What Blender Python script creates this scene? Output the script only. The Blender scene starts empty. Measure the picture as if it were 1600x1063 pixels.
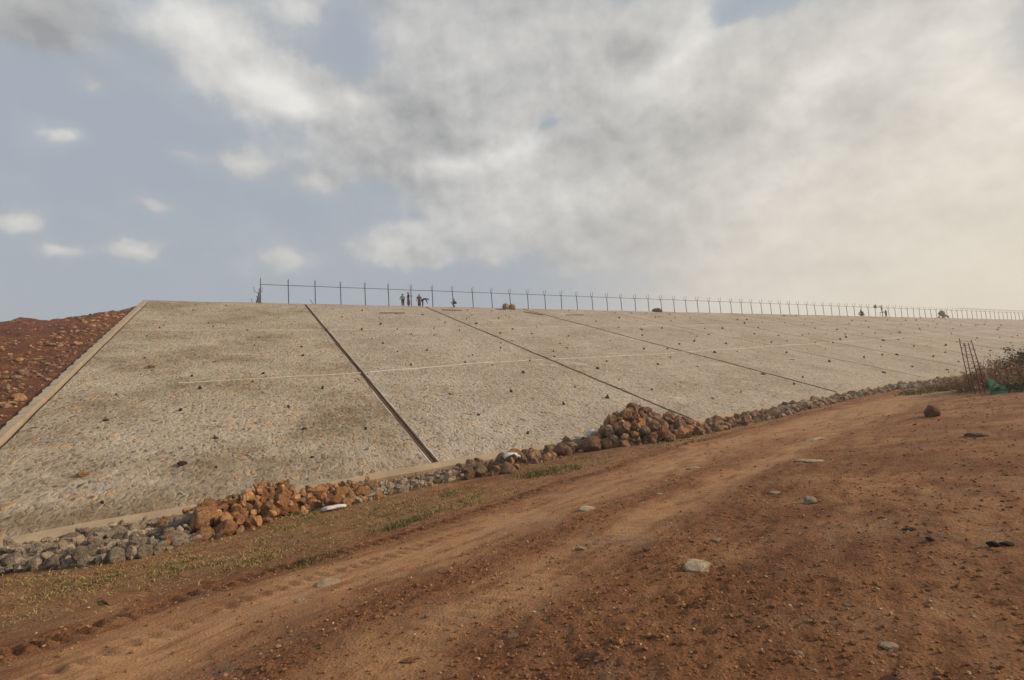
import bpy, math, random
import numpy as np
from mathutils import Vector, Matrix
rng = np.random.RandomState(7)
random.seed(7)
PI = math.pi
SC = bpy.context.scene
COL = SC.collection

# ------------------------------------------------------------------ camera
CAMZ = 1.6
FPX, PITCH, ROLL = 806.8, 0.1049, -0.0686
fw = np.array([0, math.cos(PITCH), math.sin(PITCH)])
_u = np.array([0, -math.sin(PITCH), math.cos(PITCH)]); _r = np.array([1.0, 0, 0])
RT = _r*math.cos(ROLL) + _u*math.sin(ROLL)
UP = _u*math.cos(ROLL) - _r*math.sin(ROLL)
cam = bpy.data.cameras.new('camera')
cam.sensor_width = 36; cam.lens = FPX/1600*36
cam.clip_start = 0.1; cam.clip_end = 3000
co = bpy.data.objects.new('camera', cam); COL.objects.link(co); SC.camera = co
M = Matrix([[RT[0], UP[0], -fw[0], 0], [RT[1], UP[1], -fw[1], 0], [RT[2], UP[2], -fw[2], CAMZ], [0, 0, 0, 1]])
co.matrix_world = M

# ------------------------------------------------------------------ light and exposure
SUN_AZ, SUN_EL = math.radians(94), math.radians(24)
sl_ = bpy.data.lights.new('sun', 'SUN'); sl_.energy = 3.0; sl_.angle = math.radians(2.5); sl_.color = (1.0, .80, .56)
so = bpy.data.objects.new('sun', sl_); COL.objects.link(so)
sd = Vector((math.sin(SUN_AZ)*math.cos(SUN_EL), math.cos(SUN_AZ)*math.cos(SUN_EL), math.sin(SUN_EL)))
so.rotation_euler = sd.to_track_quat('Z', 'Y').to_euler(); so.location = (40, 0, 60)
SC.view_settings.view_transform = 'Standard'; SC.view_settings.look = 'None'
SC.view_settings.gamma = 1; SC.view_settings.exposure = 0.13
SC.cycles.volume_bounces = 0; SC.cycles.max_bounces = 5

# ------------------------------------------------------------------ node helper
class NT:
    def __init__(s, tree): s.t = tree; s.n = tree.nodes; s.l = tree.links
    def new(s, typ, **kw):
        nd = s.n.new(typ)
        for k, v in kw.items(): setattr(nd, k, v)
        return nd
    def put(s, sock, v):
        if v is None: return
        if isinstance(v, bpy.types.NodeSocket): s.l.new(v, sock)
        elif isinstance(v, (tuple, list)) and sock.type == 'RGBA' and len(v) == 3: sock.default_value = (*v, 1)
        else: sock.default_value = v
    def math(s, op, a, b=None, c=None, clamp=False):
        nd = s.new('ShaderNodeMath', operation=op, use_clamp=clamp)
        for i, v in enumerate((a, b, c)): s.put(nd.inputs[i], v)
        return nd.outputs[0]
    def vm(s, op, a, b=None, sc=None):
        nd = s.new('ShaderNodeVectorMath', operation=op)
        s.put(nd.inputs[0], a); s.put(nd.inputs[1], b)
        if sc is not None: s.put(nd.inputs['Scale'], sc)
        return nd.outputs[1] if op in ('LENGTH', 'DOT_PRODUCT') else nd.outputs[0]
    def mix(s, f, a, b, mode='MIX'):
        nd = s.new('ShaderNodeMix', data_type='RGBA', blend_type=mode)
        s.put(nd.inputs[0], f); s.put(nd.inputs[6], a); s.put(nd.inputs[7], b)
        return nd.outputs[2]
    def ramp(s, v, lo, hi, a=0.0, b=1.0, smooth=True):
        nd = s.new('ShaderNodeMapRange', interpolation_type='SMOOTHSTEP' if smooth else 'LINEAR')
        s.put(nd.inputs[0], v); nd.inputs[1].default_value = lo; nd.inputs[2].default_value = hi
        nd.inputs[3].default_value = a; nd.inputs[4].default_value = b
        return nd.outputs[0]
    def noise(s, vec, scale, detail=4, rough=.55, dist=0):
        nd = s.new('ShaderNodeTexNoise'); s.put(nd.inputs['Vector'], vec)
        nd.inputs['Scale'].default_value = scale; nd.inputs['Detail'].default_value = detail
        nd.inputs['Roughness'].default_value = rough; nd.inputs['Distortion'].default_value = dist
        return nd.outputs[0]
    def voro(s, vec, scale, feature='F1', rnd=1.0):
        nd = s.new('ShaderNodeTexVoronoi', feature=feature); s.put(nd.inputs['Vector'], vec)
        nd.inputs['Scale'].default_value = scale; nd.inputs['Randomness'].default_value = rnd
        return nd
    def cramp(s, v, stops):
        nd = s.new('ShaderNodeValToRGB'); s.put(nd.inputs[0], v)
        e = nd.color_ramp.elements
        while len(e) < len(stops): e.new(0.5)
        for k, (p, c) in enumerate(stops): e[k].position = p; e[k].color = (*c, 1)
        return nd.outputs[0]
    def mapping(s, vec, loc=(0, 0, 0), rot=(0, 0, 0), scale=(1, 1, 1), typ='POINT'):
        nd = s.new('ShaderNodeMapping', vector_type=typ); s.put(nd.inputs[0], vec)
        nd.inputs['Location'].default_value = loc; nd.inputs['Rotation'].default_value = rot; nd.inputs['Scale'].default_value = scale
        return nd.outputs[0]

# ------------------------------------------------------------------ world: Nishita sky with haze and clouds
W = bpy.data.worlds.new('World'); SC.world = W; W.use_nodes = True
w = NT(W.node_tree); w.n.clear()
sky = w.new('ShaderNodeTexSky', sky_type='NISHITA'); sky.sun_disc = False
sky.sun_elevation = SUN_EL; sky.sun_rotation = SUN_AZ; sky.dust_density = 3.0; sky.air_density = 1.2
tc = w.new('ShaderNodeTexCoord'); D = tc.outputs['Generated']
sep = w.new('ShaderNodeSeparateXYZ'); w.put(sep.inputs[0], D)
X, Y, Z = sep.outputs
AZ = w.math('MULTIPLY', w.math('ARCTAN2', X, Y), 180/PI)
EL = w.math('MULTIPLY', w.math('ARCSINE', Z), 180/PI)
cmb = w.new('ShaderNodeCombineXYZ'); w.put(cmb.inputs[0], AZ); w.put(cmb.inputs[1], EL)
AE = cmb.outputs[0]
def azel(px, py):
    d = fw*FPX + RT*(px-800) - UP*(py-531.5); d = d/np.linalg.norm(d)
    return math.degrees(math.atan2(d[0], d[1])), math.degrees(math.asin(d[2]))
# warp so that the cloud masses get torn edges
wn = w.new('ShaderNodeTexNoise'); w.put(wn.inputs['Vector'], D); wn.inputs['Scale'].default_value = 3.2
wn.inputs['Detail'].default_value = 5; wn.inputs['Roughness'].default_value = .6
warp = w.vm('SCALE', w.vm('SUBTRACT', wn.outputs['Color'], (.5, .5, .5)), sc=8.0)
AEW = w.vm('ADD', AE, warp)
def blobs(lst):
    tot = None
    for (px, py, rx, ry, rot, amp) in lst:
        a0, e0 = azel(px, py)
        th = math.radians(rot)
        a1, e1 = azel(px+rx*.5*math.cos(th), py-rx*.5*math.sin(th)); a2, e2 = azel(px+ry*.5*math.sin(th), py+ry*.5*math.cos(th))
        va = (a1-a0, e1-e0); ang = math.atan2(va[1], va[0])
        ra = 2*math.hypot(*va); rb = 2*math.hypot(a2-a0, e2-e0)
        m = w.mapping(AEW, (a0, e0, 0), (0, 0, ang), (ra, rb, 40), 'TEXTURE')
        g = w.new('ShaderNodeTexGradient', gradient_type='QUADRATIC_SPHERE'); w.put(g.inputs[0], m)
        tot = w.math('MULTIPLY_ADD', g.outputs['Fac'], amp, tot if tot is not None else 0.0)
    return tot
# x, y, half width, half height, tilt, strength
cover = blobs([
    (1330, 60, 420, 200, 20, .75), (1500, 10, 300, 160, 0, .5),
    (120, 300, 360, 160, 0, .12), (300, 360, 420, 130, 0, .15), (200, 130, 260, 130, 0, .2),
    (60, 30, 330, 190, 0, .9), (330, 70, 200, 170, -30, 1.0), (430, 140, 190, 110, -20, 1.1), (560, 190, 170, 110, -10, .9),
    (470, 20, 130, 80, 0, .6), (720, 110, 360, 260, 0, 1.1), (860, 150, 400, 260, 0, 1.1), (700, 280, 330, 170, 0, .9), (880, 300, 300, 200, 0, .8),
    (1050, 120, 380, 240, 40, 1.1), (1300, 260, 560, 360, 20, 1.2), (1500, 120, 300, 260, 20, .7), (1150, 400, 600, 200, 0, .9), (1550, 400, 500, 250, 0, 1.0),
    (110, 215, 120, 50, 0, .75), (150, 150, 80, 55, 0, .5), (385, 250, 110, 80, 0, .75), (290, 235, 120, 45, -10, .55),
    (30, 350, 110, 45, 0, .9), (105, 398, 100, 40, 0, .75), (225, 397, 120, 30, 0, .75), (600, 385, 110, 50, 0, .85), (255, 325, 80, 25, 0, .5),
    (500, 275, 110, 60, 0, .6), (450, 413, 80, 40, 0, .45), (640, 410, 90, 30, 0, .5), (720, 380, 200, 130, 0, .5),
    (545, 75, 110, 70, -30, -.7), (640, 130, 70, 120, 0, -.35), (865, 205, 130, 60, 5, -1.3), (200, 200, 170, 120, 0, -.2), (1145, 25, 150, 60, 30, -.6), (850, 270, 60, 50, 0, -.4), (1330, 90, 160, 60, 35, -.2)])
bright = blobs([
    (320, 50, 200, 130, -35, 1.1), (430, 140, 140, 85, -25, 1.2), (250, 20, 150, 90, -20, .5), (470, 175, 80, 45, 0, .6), (480, 20, 120, 70, 0, .45), (560, 160, 90, 35, 0, .5),
    (1060, 90, 260, 70, 50, .9), (1000, 180, 120, 90, 40, .45), (1290, 110, 230, 60, 35, .8), (1370, 100, 120, 50, 0, .3), (1500, 60, 260, 120, 20, .7),
    (1540, 180, 260, 140, 20, .6), (800, 245, 120, 60, 0, .9), (690, 250, 90, 40, 0, .4), (1250, 290, 260, 60, 20, .3), (1200, 380, 260, 70, 0, .25), (620, 60, 120, 120, 0, .25), (720, 250, 110, 45, 0, .55), (880, 310, 150, 80, 0, .55), (780, 330, 120, 90, 0, .45), (740, 85, 100, 70, 0, .5),
    (110, 210, 120, 45, 0, .5), (385, 245, 100, 60, 0, .55), (30, 345, 100, 40, 0, .6), (105, 395, 90, 35, 0, .6), (225, 395, 110, 28, 0, .6), (600, 383, 100, 40, 0, .7),
    (60, 50, 260, 170, 0, -.7), (700, 190, 170, 140, 0, -.5), (920, 90, 220, 140, 0, -.45), (960, 220, 260, 110, 20, -.5), (1130, 200, 260, 60, 40, -.45), (1000, 380, 320, 90, 0, -.5), (620, 250, 150, 90, 0, -.35), (500, 210, 120, 50, 0, -.2)])
zz = w.math('ADD', w.math('ABSOLUTE', Z), .35)
cb = w.new('ShaderNodeCombineXYZ'); w.put(cb.inputs[0], w.math('DIVIDE', X, zz)); w.put(cb.inputs[1], w.math('DIVIDE', Y, zz))
PV = cb.outputs[0]
n1 = w.noise(PV, 1.7, 7, .48)
n1b = w.noise(w.vm('ADD', PV, (.07, .02, 0)), 1.7, 7, .48)
Ds = w.mapping(D, scale=(1, 1, 1.25)); n2 = w.noise(Ds, 8.0, 8, .56); n2b = w.noise(w.vm('ADD', Ds, (.012, .0, .022)), 8.0, 8, .56)
relief = w.math('SUBTRACT', n1b, n1)
cov = w.math('ADD', cover, w.math('MULTIPLY', w.math('SUBTRACT', n1, .5), 1.3))
cov = w.math('ADD', cov, w.math('MULTIPLY', w.math('SUBTRACT', n2, .5), .7)); cov = w.math('ADD', cov, .09)
opac = w.math('ADD', w.math('MULTIPLY', w.ramp(cov, .02, .9), .5), w.math('MULTIPLY', w.ramp(cov, .34, .60), .5))
lum = w.math('ADD', w.math('MULTIPLY', bright, .95), w.math('MULTIPLY', relief, -1.5))
lum = w.math('ADD', lum, w.math('MULTIPLY', w.math('SUBTRACT', n1, .5), .65))
lum = w.math('ADD', lum, w.math('MULTIPLY', w.math('SUBTRACT', n2b, n2), -2.2)); lum = w.math('ADD', lum, w.math('MULTIPLY', w.math('SUBTRACT', n2, .5), .25)); lum = w.math('ADD', lum, .20)
lum = w.ramp(lum, -.55, 1.25, 0.0, 1.0, False)
# warm side: direction towards the sun and low down
warm = w.vm('DOT_PRODUCT', D, (math.sin(math.radians(62)), math.cos(math.radians(62)), .02))
warm = w.math('MULTIPLY', w.ramp(warm, .36, 1.05), w.ramp(Z, .05, .75, 1.0, .45))
low = w.ramp(Z, .0, .55, 1.0, 0.0)
haze_c = w.mix(warm, (.42, .425, .44), (.74, .67, .56))
blue = w.mix(.10, (.365, .41, .465), w.vm('SCALE', sky.outputs[0], sc=.08))
base = w.mix(w.ramp(w.math('ADD', w.math('MULTIPLY', warm, .75), w.math('MULTIPLY', low, .55)), .1, 1.1), blue, haze_c)
dark_c = w.mix(warm, (.30, .305, .315), (.54, .50, .43))
lite_c = w.mix(warm, (.76, .745, .71), (.92, .86, .75))
cloud = w.mix(lum, dark_c, lite_c)
hz = w.math('MULTIPLY', w.ramp(Z, .02, .42, 1.0, 0.0), w.math('MULTIPLY_ADD', warm, .35, .5))
cloud = w.mix(hz, cloud, haze_c)
final = w.mix(w.math('MULTIPLY', opac, .95), base, cloud)
final = w.mix(w.ramp(Z, -.12, 0.0, 1.0, 0.0), final, (.30, .22, .16))
bg = w.new('ShaderNodeBackground'); w.put(bg.inputs[0], final); bg.inputs[1].default_value = 1.0
ow = w.new('ShaderNodeOutputWorld'); w.l.new(bg.outputs[0], ow.inputs[0])

# ------------------------------------------------------------------ object helpers
def tag(o, label=None, cat=None, group=None, kind=None):
    if label: o['label'] = label
    if cat: o['category'] = cat
    if group: o['group'] = group
    if kind: o['kind'] = kind
    return o
def link(name, me, mats=None, parent=None, loc=None):
    if mats and not me.materials:
        for m in (mats if isinstance(mats, (list, tuple)) else [mats]): me.materials.append(m)
    o = bpy.data.objects.new(name, me); COL.objects.link(o)
    if parent is not None: o.parent = parent
    if loc is not None: o.location = loc
    return o
def empty(name, loc=(0, 0, 0)):
    o = bpy.data.objects.new(name, None); COL.objects.link(o); o.location = loc; o.empty_display_size = .2
    return o
def npmesh(name, V, Fc, smooth=False):
    V = np.asarray(V, np.float32); Fc = np.asarray(Fc, np.int32); k = Fc.shape[1]
    me = bpy.data.meshes.new(name)
    me.vertices.add(len(V)); me.vertices.foreach_set('co', V.ravel())
    me.loops.add(Fc.size); me.loops.foreach_set('vertex_index', Fc.ravel())
    me.polygons.add(len(Fc)); me.polygons.foreach_set('loop_start', np.arange(0, Fc.size, k, dtype=np.int32))
    me.polygons.foreach_set('use_smooth', np.full(len(Fc), smooth))
    me.update(calc_edges=True); me.validate()
    return me
def grid_faces(nx, ny):
    i = np.arange(nx-1)[:, None]*ny + np.arange(ny-1)[None, :]
    return np.stack([i, i+ny, i+ny+1, i+1], -1).reshape(-1, 4)
def attr(me, name, vals):
    a = me.attributes.new(name, 'FLOAT', 'POINT'); a.data.foreach_set('value', np.asarray(vals, np.float32).ravel())
class MB:
    """collects tubes, boxes into one mesh"""
    def __init__(s): s.v = []; s.f = []
    def tube(s, pts, r, seg=6, cap=True):
        pts = [np.array(p, float) for p in pts]
        rs = r if isinstance(r, (list, tuple)) else [r]*len(pts)
        b = len(s.v); n_ = len(pts)
        for i, p in enumerate(pts):
            t = pts[min(i+1, n_-1)] - pts[max(i-1, 0)]; t /= np.linalg.norm(t)+1e-9
            a = np.cross(t, [0, 0, 1.0]) if abs(t[2]) < .9 else np.cross(t, [0, 1.0, 0]); a /= np.linalg.norm(a); c = np.cross(t, a)
            for k in range(seg):
                q = 2*PI*k/seg; s.v.append(p + rs[i]*(a*math.cos(q) + c*math.sin(q)))
        for i in range(n_-1):
            for k in range(seg):
                k2 = (k+1) % seg
                s.f.append((b+i*seg+k, b+i*seg+k2, b+(i+1)*seg+k2, b+(i+1)*seg+k))
        if cap:
            s.f.append(tuple(b+k for k in range(seg))[::-1]); s.f.append(tuple(b+(n_-1)*seg+k for k in range(seg)))
        return s
    def box(s, c, ax, ay, az):
        c = np.array(c, float); ax = np.array(ax, float); ay = np.array(ay, float); az = np.array(az, float); b = len(s.v)
        for i in (-1, 1):
            for j in (-1, 1):
                for k in (-1, 1): s.v.append(c+i*ax+j*ay+k*az)
        for f in ((0, 1, 3, 2), (4, 6, 7, 5), (0, 4, 5, 1), (2, 3, 7, 6), (0, 2, 6, 4), (1, 5, 7, 3)): s.f.append(tuple(b+q for q in f))
        return s
    def add(s, V, Fc):
        b = len(s.v); s.v += [np.array(q, float) for q in V]; s.f += [tuple(b+i for i in f) for f in Fc]; return s
    def mesh(s, name, smooth=False):
        me = bpy.data.meshes.new(name); me.from_pydata([tuple(q) for q in s.v], [], s.f)
        if smooth:
            for p in me.polygons: p.use_smooth = True
        return me
    def build(s, name, mat, parent=None, smooth=False, loc=None):
        me = s.mesh(name, smooth)
        if loc is not None:
            L = np.array(loc); 
            for v in me.vertices: v.co = Vector(np.array(v.co)-L)
        return link(name, me, mat, parent, loc)

# value noise in numpy
_P = rng.rand(512, 512)
def vn(x, y):
    xi = np.floor(x).astype(int); yi = np.floor(y).astype(int); fx = x-xi; fy = y-yi
    fx = fx*fx*(3-2*fx); fy = fy*fy*(3-2*fy)
    a = _P[xi % 512, yi % 512]; b = _P[(xi+1) % 512, yi % 512]; c = _P[xi % 512, (yi+1) % 512]; d = _P[(xi+1) % 512, (yi+1) % 512]
    return (a*(1-fx)+b*fx)*(1-fy) + (c*(1-fx)+d*fx)*fy - .5
def fbm(x, y, sc, octv=4, g=.5):
    t = 0; a = 1
    for k in range(octv):
        t = t + a*vn(x*sc+17.3*k, y*sc+5.1*k); a *= g; sc *= 2.03
    return t

# ------------------------------------------------------------------ the lie of the land (metres; z relative to the eye, CAMZ added on output)
PHI, AL, CD, HC = 1.0689, 0.3223, 64.49, 12.29
u = np.array([math.sin(PHI), math.cos(PHI), 0]); n = np.array([-math.cos(PHI), math.sin(PHI), 0]); zv = np.array([0, 0, 1.0])
NS = n*-math.sin(AL) + zv*math.cos(AL)          # outward normal of the slope
SL = -n*math.cos(AL) - zv*math.sin(AL)          # down the slope
C0 = n*CD + zv*HC
EYE = np.array([0, 0, CAMZ])
def S(s, t, off=0.0): return C0 + u*s + SL*t + NS*off + EYE
def ray(px, py):
    d = fw*FPX + RT*(px-800) - UP*(py-531.5); return d/np.linalg.norm(d)
def on_slope(px, py, off=0.0):
    d = ray(px, py); q = d*(((C0+NS*off) @ NS)/(d @ NS)); r = q-C0; return float(r @ u), float(r @ SL)
def zt(s): return np.interp(s, [-40, -5.5, -3.5, .7, 7.5, 23, 41, 51.5, 64, 110, 400], [-3.4, -2.93, -2.83, -2.76, -2.53, -2.16, -1.54, -1.26, -1.02, -.5, -.3])
def t_toe(s): return (HC-zt(s))/math.sin(AL)
def zg(s, m):
    a = zt(s)-.22; mt = CD-(HC-a)/math.tan(AL)
    zr = np.minimum(-1.6+.012*s, -.9); q = np.clip(m/mt, 0, 1)
    return zr+(a-zr)*q
# wheel track centre line in plan
ROAD = np.array([(-6.5, .2), (-3.15, 4.23), (-2.65, 5.22), (-1.72, 6.41), (-.2, 8.28), (2.61, 11.7), (8.93, 18.84), (17.04, 26.23), (26.4, 33.48), (40, 42), (80, 66), (160, 110)])
def road_v(x, y):
    best = np.full(x.shape, 1e9); sv = np.zeros(x.shape); al = np.zeros(x.shape); L = 0
    for a, b in zip(ROAD[:-1], ROAD[1:]):
        d = b-a; ln = np.hypot(*d); d = d/ln
        t = np.clip((x-a[0])*d[0]+(y-a[1])*d[1], 0, ln); dx = x-a[0]-d[0]*t; dy = y-a[1]-d[1]*t
        r = np.hypot(dx, dy); k = r < best
        best = np.where(k, r, best); sv = np.where(k, np.sign(dx*-d[1]+dy*d[0])*r, sv); al = np.where(k, L+t, al); L += ln
    return sv, al
def bump(v, c, wd): return np.exp(-((v-c)/wd)**2)
def zones(x, y):
    """soil zones: smooth rolled track, loose clods, grass"""
    v, al = road_v(x, y)
    v = v + .35*fbm(x, y, .35, 3)
    s = x*u[0]+y*u[1]; m = x*n[0]+y*n[1]
    mt = CD-(HC-zt(s))/math.tan(AL); near = 1/(1+np.hypot(x, y)*.02)
    trk = np.maximum.reduce([bump(v, .55, 1.0), .85*bump(v, -1.95, .5), .5*bump(v, -.35, .3)])
    wide = np.clip((al-14)/12, 0, 1)
    trk = np.maximum(trk, wide*bump(v, -.5, 2.2)*.9)
    clod = np.maximum.reduce([bump(v, 2.05, .26), .9*bump(v, -.95, .36)*np.clip(1.3-al/22, 0, 1), .5*bump(v, -2.75, .3)])
    rd = np.clip(fbm(x, y, .55, 3)*1.6+.1, 0, 1)*np.clip((-v-2.5)/.5, 0, 1)
    clod = np.maximum(clod, rd*.9)
    clod = np.maximum(clod, .9*np.exp(-(((x-.35)/.9)**2+((y-3.8)/.7)**2))*np.clip(.6+2*fbm(x, y, 1.3, 3), 0, 1))
    gr = np.clip((v-2.35)/.7, 0, 1)*np.clip((mt-m)/1.0+.4, 0, 1)*np.clip(fbm(x, y, .5, 4)*1.8+.62, 0, 1)
    gr *= np.clip((32-s)/8, 0, 1)*np.clip(1.15-(7-s)*.085, .12, 1)
    return trk*(1-.6*clod), clod, gr, v, al
def heights(x, y, fine=True):
    s = x*u[0]+y*u[1]; m = x*n[0]+y*n[1]
    z = zg(s, m)
    trk, clod, gr, v, al = zones(x, y)
    d = np.hypot(x, y)
    z = z + .10*fbm(x, y, .22, 3)*np.clip(d/8, .35, 1) + .03*fbm(x, y, 1.3, 3)*(1-.5*trk)
    z = z - .018*trk + .012*bump(v, 2.35, .25) + .008*bump(v, -.95, .3)
    if fine:
        z = z + ((.014+.018*clod+.012*gr)*fbm(x+3, y, 9, 4, .75)+(.004+.022*clod*np.clip(.5+2*fbm(x, y, 1.1, 2), 0, 1))*fbm(x, y+7, 21, 2, .7))*(1-.6*trk) + .014*(1-.7*trk)*fbm(x, y+9, 4.5, 3) + .012*fbm(al*.35, v, 5.0, 3)*np.clip(1.2-np.abs(v)*.25, 0, 1)
        # cleat marks pressed by tyres and tracks
        tread = np.clip(bump(v, 2.05, .2)+.5*bump(v, .9, .16)+.25*bump(v, -1.9, .2), 0, 1)*np.clip(fbm(x, y, .8, 2)*1.5+.75, .1, 1.2)
        sg_ = np.sin(al*2*PI/.19+v*4.0); z = z + .042*tread*np.sign(sg_)*np.abs(sg_)**.6
        tw = np.clip(np.exp(-(((x-1.45)/.55)**4+((y-5.0)/1.5)**4)), 0, 1)
        z = z + .022*tw*np.sin((y+.18*x+.06*fbm(x, y, 1.2, 2))*2*PI/.15)
    # low bank on the far right under the scrub
    z = z + 1.0*np.exp(-(((s-52)/9)**2+((m-15)/3.2)**2))
    # soil does not bury the beam
    return z
def ground_at(px, py):
    d = ray(px, py); r = np.concatenate([np.arange(1.5, 12, .01), np.arange(12, 220, .04)]); P = np.outer(r, d)
    g = heights(P[:, 0], P[:, 1], False); i = int(np.argmax(P[:, 2] < g)); p = P[i]
    return np.array([p[0], p[1], g[i]+CAMZ])
def gz(x, y, fine=True): return float(heights(np.array([x], float), np.array([y], float), fine)[0])+CAMZ

# ------------------------------------------------------------------ materials
def pbsdf(name, rough=.9):
    m = bpy.data.materials.new(name); m.use_nodes = True; t = NT(m.node_tree)
    b = t.n['Principled BSDF']; b.inputs['Roughness'].default_value = rough
    b.inputs['Specular IOR Level'].default_value = .25
    return m, t, b
def bumpn(t, b, h, strength=.5, dist=.02):
    nd = t.new('ShaderNodeBump'); nd.inputs['Strength'].default_value = strength; nd.inputs['Distance'].default_value = dist
    t.put(nd.inputs['Height'], h); t.l.new(nd.outputs[0], b.inputs['Normal'])
def objco(t): return t.new('ShaderNodeTexCoord').outputs['Object']
def geo_pos(t): return t.new('ShaderNodeNewGeometry').outputs['Position']
def simple(name, col, rough=.85, var=.25, scale=6, bs=.3, metal=0):
    m, t, b = pbsdf(name, rough); c = geo_pos(t)
    nn = t.noise(c, scale, 5)
    t.put(b.inputs['Base Color'], t.mix(nn, tuple(q*(1-var) for q in col), tuple(min(1, q*(1+var)) for q in col)))
    b.inputs['Metallic'].default_value = metal
    bumpn(t, b, t.noise(c, scale*6, 4), bs, .02)
    return m

def mat_soil():
    m, t, b = pbsdf('red_soil', .95); c = geo_pos(t)
    def at(nm): a = t.new('ShaderNodeAttribute'); a.attribute_name = nm; return a.outputs['Fac']
    trk, clod, gr = at('trk'), at('clod'), at('grs')
    nb = t.noise(c, .45, 5, .6); nm_ = t.noise(c, 2.6, 6, .65); nf = t.noise(c, 22, 6, .7); nff = t.noise(c, 95, 4, .7)
    cx_ = t.new('ShaderNodeCombineXYZ'); t.put(cx_.inputs[0], t.math('MULTIPLY', at('ra'), .22)); t.put(cx_.inputs[1], at('rv'))
    ns = t.noise(cx_.outputs[0], 3.2, 6, .68)
    base = t.cramp(nm_, [(.28, (.30, .126, .054)), (.5, (.455, .212, .092)), (.72, (.56, .31, .15))])
    base = t.mix(t.ramp(nb, .38, .66), base, t.mix(nf, (.22, .085, .038), (.35, .155, .072)))
    track = t.mix(t.ramp(nf, .3, .75), (.50, .262, .118), (.62, .365, .178))
    track = t.mix(t.ramp(nb, .35, .7), track, t.mix(nf, (.46, .225, .098), (.57, .305, .14)))
    colr = t.mix(t.math('MULTIPLY', trk, t.ramp(nm_, .2, .62, .35, .85), clamp=True), base, track)
    colr = t.mix(t.ramp(ns, .47, .62, 0, .7), colr, t.vm('MULTIPLY', colr, (.55, .46, .42)))
    colr = t.mix(t.ramp(ns, .46, .34, 0, .5), colr, t.mix(nf, (.36, .20, .11), (.46, .28, .16)))
    cl = t.mix(t.ramp(nf, .35, .7), (.17, .062, .028), (.46, .19, .08))
    colr = t.mix(t.math('MULTIPLY', clod, t.ramp(nm_, .3, .6, .5, 1)), colr, cl)
    g = t.mix(t.ramp(nf, .35, .7), (.24, .145, .058), (.50, .31, .13))
    colr = t.mix(t.math('MULTIPLY', gr, t.ramp(nm_, .3, .6, .25, .85)), colr, g)
    # grey gravelly patches and pale grit
    gp = t.math('MULTIPLY', t.ramp(t.noise(c, .8, 6, .75), .50, .66), t.ramp(nf, .40, .56))
    colr = t.mix(t.math('MULTIPLY', gp, .6), colr, (.27, .19, .13))
    vo = t.voro(c, 46); grit = t.ramp(vo.outputs['Distance'], .16, .30, 1.0, 0.0)
    sel = t.new('ShaderNodeSeparateColor'); t.put(sel.inputs[0], vo.outputs['Color'])
    grit = t.math('MULTIPLY', grit, t.ramp(sel.outputs[0], .80, .86))
    colr = t.mix(t.math('MULTIPLY', grit, .7), colr, t.mix(sel.outputs[1], (.11, .06, .035), (.48, .34, .23)))
    t.put(b.inputs['Base Color'], t.mix(t.ramp(nff, .45, .68, .0, .7), t.mix(t.ramp(nf, .52, .7, 0, .6), colr, t.vm('SCALE', colr, sc=.55)), t.vm('SCALE', colr, sc=.5)))
    vo2 = t.voro(c, 30)
    h = t.math('ADD', t.math('MULTIPLY', nf, .8), t.math('MULTIPLY', nff, .35))
    h = t.math('ADD', h, t.math('MULTIPLY', t.ramp(vo2.outputs['Distance'], 0, .6, 1, 0), .35))
    h = t.math('MULTIPLY', h, t.math('SUBTRACT', 1.15, t.math('MULTIPLY', trk, .75)))
    bumpn(t, b, h, 1.0, .05)
    return m
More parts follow.
